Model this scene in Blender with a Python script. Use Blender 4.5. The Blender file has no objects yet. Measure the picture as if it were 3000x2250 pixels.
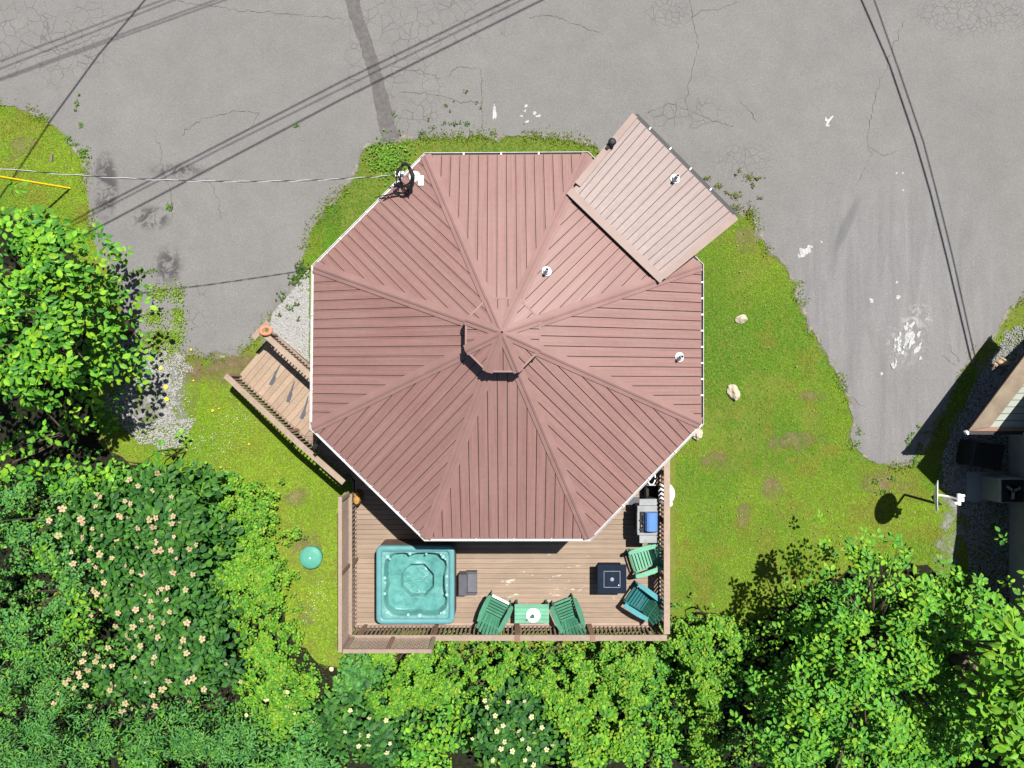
import bpy, bmesh, math, random
import numpy as np
from mathutils import Vector, Matrix
from mathutils.geometry import tessellate_polygon
random.seed(7)
RNG = np.random.default_rng(11)
SC = bpy.context.scene
COL = SC.collection
# ------------------------------------------------------------------ camera, sky, sun, exposure
H = 20.05            # metres from lot to the drone
F = 2000.0           # focal length in photo pixels (3000 wide)
cam_d = bpy.data.cameras.new('camera'); cam = bpy.data.objects.new('camera', cam_d); COL.objects.link(cam)
cam.location = (0, 0, H); cam.rotation_euler = (0, 0, 0)
cam_d.sensor_width = 36; cam_d.lens = 24.0; cam_d.clip_start = 0.1; cam_d.clip_end = 600
SC.camera = cam
SHX, SHY = -0.262, -0.369        # shadow offset per metre of height (world x, y)
SUNV = Vector((-SHX, -SHY, 1)).normalized()
world = bpy.data.worlds.new('World'); SC.world = world; world.use_nodes = True
wn = world.node_tree.nodes; wl = world.node_tree.links
sky = wn.new('ShaderNodeTexSky'); sky.sky_type = 'NISHITA'; sky.sun_disc = False
sky.sun_elevation = math.asin(SUNV.z); sky.sun_rotation = math.atan2(SUNV.x, SUNV.y)
bg = wn['Background']; bg.inputs[1].default_value = 0.05; wl.new(sky.outputs[0], bg.inputs[0])
sd = bpy.data.lights.new('sun', 'SUN'); sd.energy = 5.0; sd.angle = math.radians(0.5); sd.color = (1.0, 0.965, 0.91)
so = bpy.data.objects.new('sun', sd); COL.objects.link(so)
so.rotation_euler = SUNV.to_track_quat('Z', 'Y').to_euler(); so.location = (10, 14, 40)
SC.view_settings.view_transform = 'Standard'; SC.view_settings.look = 'None'
SC.view_settings.exposure = 1.05; SC.view_settings.gamma = 1.0; SC.view_settings.use_curve_mapping = False
SC.cycles.diffuse_bounces = 1

def P(px, py, z=0.0):
    return Vector(((px-1500)/F*(H-z), -(py-1125)/F*(H-z), z))

# ------------------------------------------------------------------ materials
def lin(r, g, b):
    def f(c):
        c /= 255.0
        return c/12.92 if c <= 0.04045 else ((c+0.055)/1.055)**2.4
    return (f(r), f(g), f(b), 1.0)

class NT:
    def __init__(s, name):
        s.m = bpy.data.materials.new(name); s.m.use_nodes = True
        s.t = s.m.node_tree; s.n = s.t.nodes; s.l = s.t.links
        s.b = s.n['Principled BSDF']; s.out = s.n['Material Output']
    def add(s, typ, **kw):
        n = s.n.new(typ)
        for k, v in kw.items(): setattr(n, k, v)
        return n
    def set(s, node, **kw):
        for k, v in kw.items(): node.inputs[k.replace('_', ' ')].default_value = v
    def coord(s, kind='Object'):
        return s.add('ShaderNodeTexCoord').outputs[kind]
    def noise(s, vec, scale, detail=4, rough=0.55, dist=0.0):
        n = s.add('ShaderNodeTexNoise'); n.inputs['Scale'].default_value = scale
        n.inputs['Detail'].default_value = detail; n.inputs['Roughness'].default_value = rough
        n.inputs['Distortion'].default_value = dist
        if vec is not None: s.l.new(vec, n.inputs['Vector'])
        return n.outputs['Fac']
    def ramp(s, fac, stops):
        r = s.add('ShaderNodeValToRGB'); e = r.color_ramp.elements
        while len(e) < len(stops): e.new(0.5)
        for i, (p, c) in enumerate(stops):
            e[i].position = p; e[i].color = c if isinstance(c, (tuple, list)) else (c, c, c, 1)
        s.l.new(fac, r.inputs[0]); return r.outputs[0]
    def mix(s, fac, a, b, mode='MIX'):
        m = s.add('ShaderNodeMix', data_type='RGBA', blend_type=mode)
        for sock, v in ((m.inputs[0], fac), (m.inputs[6], a), (m.inputs[7], b)):
            if hasattr(v, 'is_output'): s.l.new(v, sock)
            else: sock.default_value = v
        return m.outputs[2]
    def math(s, op, a, b=0.0, c=None, clamp=False):
        m = s.add('ShaderNodeMath', operation=op); m.use_clamp = clamp
        for i, v in enumerate((a, b) if c is None else (a, b, c)):
            if hasattr(v, 'is_output'): s.l.new(v, m.inputs[i])
            else: m.inputs[i].default_value = v
        return m.outputs[0]
    def bump(s, h, strength=0.3, dist=0.01):
        b = s.add('ShaderNodeBump'); b.inputs['Strength'].default_value = strength
        b.inputs['Distance'].default_value = dist; s.l.new(h, b.inputs['Height'])
        s.l.new(b.outputs[0], s.b.inputs['Normal']); return b
    def color(s, c):
        if hasattr(c, 'is_output'): s.l.new(c, s.b.inputs['Base Color'])
        else: s.b.inputs['Base Color'].default_value = c
    def rough(s, r):
        if hasattr(r, 'is_output'): s.l.new(r, s.b.inputs['Roughness'])
        else: s.b.inputs['Roughness'].default_value = r

def simple(name, col, rough=0.6, var=0.18, scale=6.0, metal=0.0, bump=0.0, spec=0.25, rnd=0.0, stretch=None):
    """plain paint / plastic / wood with uneven tone, per-object variation and slight relief"""
    t = NT(name); v = t.coord()
    if stretch:
        mp = t.add('ShaderNodeMapping'); mp.inputs['Scale'].default_value = stretch
        t.l.new(v, mp.inputs[0]); v = mp.outputs[0]
    n = t.noise(v, scale, 5, 0.6)
    dark = tuple(c*(1-var) for c in col[:3])+(1,); lite = tuple(min(1, c*(1+var)) for c in col[:3])+(1,)
    c = t.ramp(n, [(0.3, dark), (0.7, lite)])
    if rnd:
        oi = t.add('ShaderNodeObjectInfo')
        k = t.math('MULTIPLY_ADD', oi.outputs['Random'], 2*rnd, 1-rnd)
        hs = t.add('ShaderNodeHueSaturation'); t.l.new(c, hs.inputs['Color']); t.l.new(k, hs.inputs['Value']); c = hs.outputs[0]
    t.color(c); t.b.inputs['Metallic'].default_value = metal
    t.b.inputs['Specular IOR Level'].default_value = spec
    t.rough(min(1.0, rough+.12))
    if bump: t.bump(t.noise(v, scale*8, 3), bump, 0.004)
    return t.m

def ellipse_mask(t, v, px, py, rx, ry, soft=0.35, ang=0.0):
    """1 inside a world ellipse given in photo pixels on the ground, fading at the rim"""
    c = P(px, py, 0); k = H/F
    mp = t.add('ShaderNodeMapping', vector_type='TEXTURE')
    mp.inputs['Location'].default_value = (c.x, c.y, 0); mp.inputs['Rotation'].default_value = (0, 0, ang)
    mp.inputs['Scale'].default_value = (rx*k, ry*k, 1000)
    t.l.new(v, mp.inputs[0])
    ln = t.add('ShaderNodeVectorMath', operation='LENGTH'); t.l.new(mp.outputs[0], ln.inputs[0])
    mr = t.add('ShaderNodeMapRange'); mr.interpolation_type = 'SMOOTHSTEP'
    mr.inputs[1].default_value = 1.0; mr.inputs[2].default_value = 1.0-soft
    mr.inputs[3].default_value = 0; mr.inputs[4].default_value = 1
    t.l.new(ln.outputs['Value'], mr.inputs[0]); return mr.outputs[0]

def make_asphalt():
    t = NT('asphalt'); v = t.coord()
    big = t.noise(v, 0.22, 5, 0.6, 0.6); mid = t.noise(v, 1.3, 5, 0.62); fine = t.noise(v, 55, 2, 0.6)
    grain = t.add('ShaderNodeTexVoronoi'); grain.inputs['Scale'].default_value = 46; t.l.new(v, grain.inputs['Vector'])
    c = t.ramp(big, [(0.28, (0.126, 0.122, 0.118, 1)), (0.72, (0.156, 0.151, 0.145, 1))])
    c = t.mix(0.4, c, t.ramp(mid, [(0.3, (0.118, 0.114, 0.110, 1)), (0.7, (0.162, 0.157, 0.151, 1))]))
    # long drag streaks running down the drive
    mp = t.add('ShaderNodeMapping'); mp.inputs['Scale'].default_value = (2.6, 0.28, 1); mp.inputs['Rotation'].default_value = (0, 0, 0.25)
    t.l.new(v, mp.inputs[0])
    st = t.noise(mp.outputs[0], 1.0, 5, 0.65, 0.8)
    sm = ellipse_mask(t, v, 2600, 950, 520, 560, 0.6)
    c = t.mix(t.math('MULTIPLY', sm, 0.6), c, t.ramp(st, [(0.3, (0.115, 0.113, 0.116, 1)), (0.7, (0.19, 0.187, 0.188, 1))]))
    c = t.mix(0.7, c, t.ramp(fine, [(0.25, (0.45, 0.45, 0.45, 1)), (0.6, (0.95, 0.95, 0.95, 1)), (0.78, (1.5, 1.5, 1.48, 1))]), 'MULTIPLY')
    spk = t.ramp(grain.outputs['Distance'], [(0.07, (1.0, 1.0, 1.0, 1)), (0.14, (0, 0, 0, 1))])
    c = t.mix(t.math('MULTIPLY', spk, 0.16), c, (0.4, 0.4, 0.39, 1))
    # alligator cracking where the photo shows it
    dn = t.add('ShaderNodeTexNoise'); dn.inputs['Scale'].default_value = 2.2; t.l.new(v, dn.inputs['Vector'])
    off = t.add('ShaderNodeVectorMath', operation='MULTIPLY_ADD'); off.inputs[1].default_value = (0.35, 0.35, 0)
    t.l.new(dn.outputs['Color'], off.inputs[0]); t.l.new(v, off.inputs[2])
    wob = off.outputs[0]
    def cracks(scale, width):
        vo = t.add('ShaderNodeTexVoronoi', feature='DISTANCE_TO_EDGE'); vo.inputs['Scale'].default_value = scale
        t.l.new(wob, vo.inputs['Vector'])
        return t.ramp(vo.outputs['Distance'], [(0.0, (1, 1, 1, 1)), (width, (0, 0, 0, 1))])
    masks1 = [ellipse_mask(t, v, 150, 110, 260, 190, 0.5), ellipse_mask(t, v, 1190, 260, 150, 190, 0.5),
              ellipse_mask(t, v, 1260, 70, 330, 110, 0.5), ellipse_mask(t, v, 2000, 335, 170, 60, 0.5),
              ellipse_mask(t, v, 560, 900, 90, 90, 0.6), ellipse_mask(t, v, 1060, 190, 60, 130, 0.5)]
    masks2 = [ellipse_mask(t, v, 2850, 45, 230, 80, 0.5), ellipse_mask(t, v, 1955, 40, 90, 60, 0.5), ellipse_mask(t, v, 2180, 470, 120, 80, 0.7)]
    def union(ms):
        r = ms[0]
        for m in ms[1:]: r = t.math('MAXIMUM', r, m)
        return r
    brk = t.ramp(t.noise(v, 1.1, 3), [(0.36, (0, 0, 0, 1)), (0.52, (1, 1, 1, 1))])
    c1 = t.math('MULTIPLY', t.math('MULTIPLY', cracks(2.7, 0.028), union(masks1)), brk)
    c2 = t.math('MULTIPLY', cracks(5.0, 0.05), union(masks2))
    ck = t.math('MAXIMUM', c1, t.math('MULTIPLY', c2, 0.8))
    c = t.mix(t.math('MULTIPLY', ck, 0.5), c, (0.045, 0.044, 0.043, 1))
    # damp and oily stains
    sn = t.noise(v, 2.6, 6, 0.7, 1.2)
    sth = t.ramp(sn, [(0.42, (0, 0, 0, 1)), (0.54, (1, 1, 1, 1))])
    stn = union([ellipse_mask(t, v, 310, 545, 45, 120, 0.5), ellipse_mask(t, v, 445, 640, 70, 45, 0.6),
                 ellipse_mask(t, v, 495, 780, 55, 75, 0.7), ellipse_mask(t, v, 520, 500, 120, 30, 0.9)])
    c = t.mix(t.math('MULTIPLY', t.math('MULTIPLY', stn, sth), 0.8), c, (0.030, 0.026, 0.028, 1))
    skid = ellipse_mask(t, v, 2478, 660, 20, 110, 0.6, -0.42)
    c = t.mix(t.math('MULTIPLY', skid, 0.45), c, (0.06, 0.06, 0.062, 1))
    # chalky worn places
    ch = union([ellipse_mask(t, v, 2690, 930, 60, 50, 0.4), ellipse_mask(t, v, 2650, 1010, 90, 90, 0.8)])
    chn = t.ramp(t.noise(v, 5, 6, 0.75, 0.6), [(0.5, (0, 0, 0, 1)), (0.62, (1, 1, 1, 1))])
    c = t.mix(t.math('MULTIPLY', t.math('MULTIPLY', ch, chn), 0.5), c, (0.3, 0.3, 0.3, 1))
    t.color(c); t.rough(0.9); t.b.inputs['Specular IOR Level'].default_value = 0.25
    hgt = t.math('SUBTRACT', t.math('MULTIPLY_ADD', fine, 0.5, t.math('MULTIPLY', mid, 1.5)), t.math('MULTIPLY', ck, 1.2))
    t.bump(hgt, 0.5, 0.02)
    return t.m

def make_ground():
    t = NT('lawn_soil'); v = t.coord()
    a = t.noise(v, 0.5, 6, 0.6, 0.5); b = t.noise(v, 7, 5, 0.65); f = t.noise(v, 60, 2)
    c = t.ramp(a, [(0.3, (0.06, 0.10, 0.012, 1)), (0.6, (0.11, 0.135, 0.018, 1)), (0.78, (0.15, 0.125, 0.045, 1))])
    c = t.mix(0.5, c, t.ramp(b, [(0.3, (0.06, 0.085, 0.012, 1)), (0.7, (0.14, 0.15, 0.035, 1))]))
    c = t.mix(0.6, c, t.ramp(f, [(0.3, 0.5), (0.7, 1.3)]), 'MULTIPLY')
    t.color(c); t.rough(1.0); t.b.inputs['Specular IOR Level'].default_value = 0.1
    t.bump(b, 0.6, 0.03); return t.m

def make_dirt(name, c0, c1, opac=1.0):
    t = NT(name); v = t.coord()
    b = t.noise(v, 4, 6, 0.7, 0.4); f = t.noise(v, 45, 3)
    c = t.mix(0.6, t.ramp(b, [(0.3, c0), (0.7, c1)]), t.ramp(f, [(0.3, 0.55), (0.7, 1.35)]), 'MULTIPLY')
    t.color(c); t.rough(1.0); t.b.inputs['Specular IOR Level'].default_value = 0.1
    t.bump(f, 0.7, 0.02)
    # ragged rim: worn away with noise by its UV distance from the edge
    uv = t.add('ShaderNodeUVMap').outputs[0]; sx = t.add('ShaderNodeSeparateXYZ'); t.l.new(uv, sx.inputs[0])
    e = t.math('ADD', sx.outputs[1], t.math('MULTIPLY_ADD', t.noise(v, 2.6, 6, 0.75, 0.6), 3.4, -1.95))
    al = t.ramp(e, [(0.3, 0.0), (1.15 if name == 'bare_soil' else 0.8, opac)]) if False else t.ramp(e, [(0.3, 0.0), (0.95, opac)]); t.l.new(al, t.b.inputs['Alpha'])
    return t.m

def make_roofmetal(name, base, pale, sat=0.0):
    t = NT(name)
    uv = t.add('ShaderNodeUVMap').outputs[0]
    mp = t.add('ShaderNodeMapping'); mp.inputs['Scale'].default_value = (26, 0.55, 1); t.l.new(uv, mp.inputs[0])
    st = t.noise(mp.outputs[0], 1.0, 3, 0.5)
    v = t.coord(); bl = t.noise(v, 0.55, 4, 0.6); sp = t.noise(v, 9, 5, 0.7)
    c = t.ramp(st, [(0.3, tuple(x*0.84 for x in base)+(1,)), (0.7, tuple(x*1.16 for x in base)+(1,))])
    c = t.mix(t.math('MULTIPLY', t.ramp(bl, [(0.35, 0.0), (0.7, 1.0)]), 0.35), c, pale+(1,))
    c = t.mix(0.22, c, t.ramp(sp, [(0.35, 0.75), (0.6, 1.1)]), 'MULTIPLY')
    mp3 = t.add('ShaderNodeMapping'); mp3.inputs['Scale'].default_value = (7, 0.35, 1); t.l.new(uv, mp3.inputs[0])
    c = t.mix(t.math('MULTIPLY', t.ramp(t.noise(mp3.outputs[0], 1.0, 4, 0.7, 0.4), [(0.52, 0.0), (0.7, 1.0)]), 0.35), c, pale+(1,))
    oi = t.add('ShaderNodeObjectInfo'); k = t.math('MULTIPLY_ADD', oi.outputs['Random'], 0.08, 0.96)
    hs = t.add('ShaderNodeHueSaturation'); t.l.new(c, hs.inputs['Color']); t.l.new(k, hs.inputs['Value'])
    t.color(hs.outputs[0])
    t.rough(t.math('MULTIPLY_ADD', sp, 0.2, 0.42)); t.b.inputs['Specular IOR Level'].default_value = 0.4
    w = t.add('ShaderNodeTexWave'); w.inputs['Scale'].default_value = 1.0
    mp2 = t.add('ShaderNodeMapping'); mp2.inputs['Scale'].default_value = (9.5, 0.01, 1); t.l.new(uv, mp2.inputs[0]); t.l.new(mp2.outputs[0], w.inputs[0])
    t.bump(w.outputs['Fac'], 0.05, 0.006)
    return t.m

def make_wood(name, base, var=0.16, worn=None, axis=(0.6, 14, 14)):
    t = NT(name); v = t.coord()
    mp = t.add('ShaderNodeMapping'); mp.inputs['Scale'].default_value = axis; t.l.new(v, mp.inputs[0])
    g = t.noise(mp.outputs[0], 2.2, 5, 0.65)
    c = t.ramp(g, [(0.3, tuple(x*(1-var) for x in base)+(1,)), (0.7, tuple(x*(1+var) for x in base)+(1,))])
    b = t.noise(v, 1.6, 4, 0.6)
    c = t.mix(0.5, c, t.ramp(b, [(0.3, 0.82), (0.7, 1.12)]), 'MULTIPLY')
    oi = t.add('ShaderNodeObjectInfo'); k = t.math('MULTIPLY_ADD', oi.outputs['Random'], 0.2, 0.9)
    hs = t.add('ShaderNodeHueSaturation'); t.l.new(c, hs.inputs['Color']); t.l.new(k, hs.inputs['Value']); c = hs.outputs[0]
    if worn:      # peeled patches of bare pale wood in the traffic area
        m = ellipse_mask(t, v, 1610, 1690, 300, 115, 0.7)
        mp2 = t.add('ShaderNodeMapping'); mp2.inputs['Scale'].default_value = (3.2, 9, 1); t.l.new(v, mp2.inputs[0])
        pn = t.ramp(t.noise(mp2.outputs[0], 1.0, 5, 0.6), [(0.62, 0.0), (0.68, 1.0)])
        c = t.mix(t.math('MULTIPLY', t.math('MULTIPLY', pn, m), 0.85), c, worn+(1,))
    t.color(c); t.rough(0.75); t.b.inputs['Specular IOR Level'].default_value = 0.3
    t.bump(g, 0.25, 0.004)
    return t.m

def make_leaf(name, translucent=0.2, rough=0.55, attr=True, base=None, rnd=0.0):
    t = NT(name)
    if attr:
        c = t.add('ShaderNodeVertexColor', layer_name='tint').outputs[0]
    else:
        rgb = t.add('ShaderNodeRGB'); rgb.outputs[0].default_value = base+(1,); c = rgb.outputs[0]
        oi = t.add('ShaderNodeObjectInfo')
        hs = t.add('ShaderNodeHueSaturation'); t.l.new(c, hs.inputs['Color'])
        t.l.new(t.math('MULTIPLY_ADD', oi.outputs['Random'], 2*rnd, 1-rnd), hs.inputs['Value'])
        t.l.new(t.math('MULTIPLY_ADD', oi.outputs['Random'], -0.06, 0.53), hs.inputs['Hue']); c = hs.outputs[0]
    n = t.noise(t.coord(), 18, 3)
    c = t.mix(0.4, c, t.ramp(n, [(0.3, 0.75), (0.7, 1.2)]), 'MULTIPLY')
    t.color(c); t.rough(rough); t.b.inputs['Specular IOR Level'].default_value = 0.2
    tr = t.add('ShaderNodeBsdfTranslucent'); t.l.new(c, tr.inputs[0])
    mx = t.add('ShaderNodeMixShader'); mx.inputs[0].default_value = translucent
    t.l.new(t.b.outputs[0], mx.inputs[1]); t.l.new(tr.outputs[0], mx.inputs[2]); t.l.new(mx.outputs[0], t.out.inputs[0])
    return t.m

def make_water():
    t = NT('tub_water'); v = t.coord()
    n = t.noise(v, 14, 5, 0.7, 1.0)
    bp = t.add('ShaderNodeBump'); bp.inputs['Strength'].default_value = 0.9; bp.inputs['Distance'].default_value = 0.03
    t.l.new(n, bp.inputs['Height'])
    tr = t.add('ShaderNodeBsdfTransparent'); tr.inputs[0].default_value = (0.84, 0.96, 0.95, 1)
    gl = t.add('ShaderNodeBsdfGlossy'); gl.inputs['Roughness'].default_value = 0.06; t.l.new(bp.outputs[0], gl.inputs['Normal'])
    fr = t.add('ShaderNodeFresnel'); fr.inputs['IOR'].default_value = 1.33; t.l.new(bp.outputs[0], fr.inputs['Normal'])
    mx = t.add('ShaderNodeMixShader'); t.l.new(fr.outputs[0], mx.inputs[0]); t.l.new(tr.outputs[0], mx.inputs[1]); t.l.new(gl.outputs[0], mx.inputs[2])
    t.l.new(mx.outputs[0], t.out.inputs[0]); return t.m

def make_tubshell():
    t = NT('tub_acrylic'); v = t.coord()
    n = t.noise(v, 5, 5, 0.6, 0.5); f = t.noise(v, 70, 3, 0.7)
    c = t.ramp(n, [(0.3, (0.055, 0.165, 0.155, 1)), (0.7, (0.125, 0.275, 0.25, 1))])
    c = t.mix(0.5, c, t.ramp(f, [(0.3, 0.7), (0.68, 1.3)]), 'MULTIPLY')
    t.color(c); t.rough(0.25); t.b.inputs['Coat Weight'].default_value = 0.3
    return t.m

M = {}
M['asphalt'] = make_asphalt()
M['ground'] = make_ground()
M['dust'] = make_dirt('sandy_edge', (0.17, 0.155, 0.13, 1), (0.25, 0.23, 0.195, 1), 0.85)
M['bare'] = make_dirt('bare_soil', (0.11, 0.078, 0.04, 1), (0.19, 0.145, 0.085, 1), 0.8)
M['gravelbed'] = make_dirt('gravel_bed', (0.14, 0.135, 0.13, 1), (0.26, 0.255, 0.25, 1))
M['shadelitter'] = simple('shade_litter_soil', (0.012, 0.013, 0.007, 1), 1.0, 0.5, 9, bump=0.8, spec=0.1)  # litter colour near black, so the shade under the bushes is painted in
M['patch'] = simple('patched_asphalt', (0.083, 0.078, 0.075, 1), 0.9, 0.2, 9, bump=0.6, spec=0.2)
M['crack'] = simple('crack_filler', (0.035, 0.034, 0.033, 1), 0.9, 0.3, 5)
M['whitepaint'] = simple('spilled_white_paint', (0.29, 0.29, 0.285, 1), 0.85, 0.3, 16)
M['roof'] = make_roofmetal('brown_metal_roof', (0.166, 0.088, 0.076), (0.195, 0.125, 0.108))
M['porch'] = make_roofmetal('pale_porch_metal', (0.14, 0.096, 0.086), (0.172, 0.128, 0.116))  # greyer and less red than the main roof metal
M['cap'] = simple('roof_cap_metal', (0.174, 0.101, 0.09, 1), 0.42, 0.1, 2)
M['porchcap'] = simple('pale_cap_metal', (0.185, 0.132, 0.114, 1), 0.45, 0.1, 2)  # paler than the main roof cap
M['under'] = simple('dark_underlayment', (0.02, 0.014, 0.013, 1), 0.9)
M['white'] = simple('white_enamel', (0.72, 0.72, 0.71, 1), 0.4, 0.08, 3)
M['gutterwhite'] = simple('weathered_white_gutter', (0.4, 0.4, 0.39, 1), 0.5, 0.15, 5)
M['gutterdark'] = simple('dark_gutter_bed', (0.03, 0.027, 0.025, 1), 0.8, 0.3, 8)  # darker bed colour for the north to east gutters
M['grey'] = simple('grey_gutter_metal', (0.3, 0.3, 0.3, 1), 0.4, 0.15, 5, metal=0.4)
M['darkmetal'] = simple('dark_bronze_metal', (0.025, 0.021, 0.02, 1), 0.5, 0.2, 5)
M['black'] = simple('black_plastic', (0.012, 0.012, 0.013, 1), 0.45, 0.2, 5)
M['siding'] = simple('brown_siding', (0.12, 0.075, 0.055, 1), 0.7, 0.15, 3, stretch=(1, 1, 8))
M['board'] = make_wood('deck_board_paint', (0.2, 0.147, 0.106), 0.16, worn=(0.42, 0.37, 0.31))
M['ramp'] = make_wood('ramp_board_paint', (0.23, 0.167, 0.118), 0.12, axis=(7, 7, 7))
M['rail'] = make_wood('rail_paint', (0.222, 0.165, 0.127), 0.12, axis=(4, 4, 4))
M['brownpost'] = make_wood('brown_post_paint', (0.17, 0.1, 0.07), 0.15)
M['rust'] = simple('dark_under_deck', (0.05, 0.035, 0.028, 1), 0.9)
M['tub'] = make_tubshell()
M['tubrim'] = simple('blue_green_rim', (0.075, 0.195, 0.205, 1), 0.3, 0.12, 3)
M['cabinet'] = simple('brown_tub_cabinet', (0.1, 0.065, 0.05, 1), 0.7)
M['water'] = make_water()
M['jet'] = simple('pale_jet_plastic', (0.2, 0.36, 0.34, 1), 0.3, 0.1, 9)
M['slate'] = simple('slate_grey_plastic', (0.06, 0.06, 0.072, 1), 0.5, 0.15, 5)
M['slate2'] = simple('slate_tread', (0.085, 0.085, 0.098, 1), 0.55, 0.15, 9, bump=0.3)
M['green'] = simple('green_plastic_lumber', (0.042, 0.155, 0.092, 1), 0.5, 0.15, 4, rnd=0.14, bump=0.15)
M['mint'] = simple('faded_mint_plastic', (0.095, 0.25, 0.16, 1), 0.5, 0.12, 4, rnd=0.1, bump=0.15)
M['dkgreen'] = simple('dark_green_plastic', (0.016, 0.085, 0.055, 1), 0.5, 0.15, 4, rnd=0.12)
M['teal'] = simple('teal_plastic_lumber', (0.012, 0.1, 0.105, 1), 0.5, 0.15, 4, rnd=0.12, bump=0.15)
M['tealarm'] = simple('pale_teal_plastic', (0.05, 0.2, 0.215, 1), 0.5, 0.12, 4)
M['navy'] = simple('navy_powder_coat', (0.004, 0.009, 0.02, 1), 0.6, 0.2, 6, spec=0.12)
M['navy2'] = simple('navy_burner_lid', (0.005, 0.011, 0.023, 1), 0.6, 0.2, 6, spec=0.12)
M['silver'] = simple('brushed_steel', (0.19, 0.2, 0.2, 1), 0.55, 0.15, 6, metal=0.1, spec=0.4)
M['blue'] = simple('blue_enamel', (0.06, 0.14, 0.33, 1), 0.35, 0.1, 4)
M['salmon'] = simple('salmon_orange_plastic', (0.5, 0.16, 0.09, 1), 0.5, 0.12, 5)
M['amber'] = simple('varnished_wood', (0.26, 0.14, 0.03, 1), 0.4, 0.3, 12)
M['lid'] = simple('teal_green_lid', (0.06, 0.225, 0.165, 1), 0.4, 0.1, 4)
M['yellow'] = simple('yellow_guard', (0.65, 0.45, 0.01, 1), 0.5, 0.08, 5)
M['palewire'] = simple('bare_aluminium_wire', (0.34, 0.36, 0.36, 1), 0.5, 0.1, 5)
M['wire'] = simple('black_wire_jacket', (0.015, 0.015, 0.016, 1), 0.6)
M['tan'] = simple('tan_weathered_board', (0.15, 0.118, 0.085, 1), 0.8, 0.25, 3)
M['sage'] = simple('pale_sage_roof_metal', (0.22, 0.235, 0.2, 1), 0.5, 0.12, 3)
M['sagewall'] = simple('pale_grey_siding', (0.22, 0.22, 0.2, 1), 0.7, 0.1, 3)
M['acgrey'] = simple('grey_metal_cabinet', (0.2, 0.22, 0.22, 1), 0.5, 0.1, 4)
M['rock'] = simple('pale_limestone', (0.36, 0.31, 0.235, 1), 0.9, 0.25, 14, bump=0.8)
M['tanrock'] = simple('tan_sandstone', (0.36, 0.27, 0.17, 1), 0.9, 0.2, 6, bump=0.6)
M['bark'] = simple('bark', (0.06, 0.045, 0.03, 1), 0.9, 0.3, 12, bump=0.8)
M['leaf'] = make_leaf('leaf_blade')
M['grass'] = make_leaf('grass_blade', 0.25, 0.6)
M['petal'] = make_leaf('petal', 0.2, 0.6, attr=False, base=(0.38, 0.30, 0.17), rnd=0.15)
M['pollen'] = simple('flower_centre', (0.2, 0.12, 0.03, 1), 0.8, 0.2, 30)
M['cream'] = make_leaf('cream_petal', 0.2, 0.6, attr=False, base=(0.48, 0.46, 0.24), rnd=0.12)
M['yleaf'] = make_leaf('yellow_leaf', 0.15, 0.6, attr=False, base=(0.62, 0.5, 0.03), rnd=0.1)
M['pebble'] = simple('pale_gravel', (0.27, 0.265, 0.255, 1), 0.9, 0.25, 40)
M['greypebble'] = simple('grey_gravel', (0.22, 0.225, 0.235, 1), 0.9, 0.3, 40)

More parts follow.
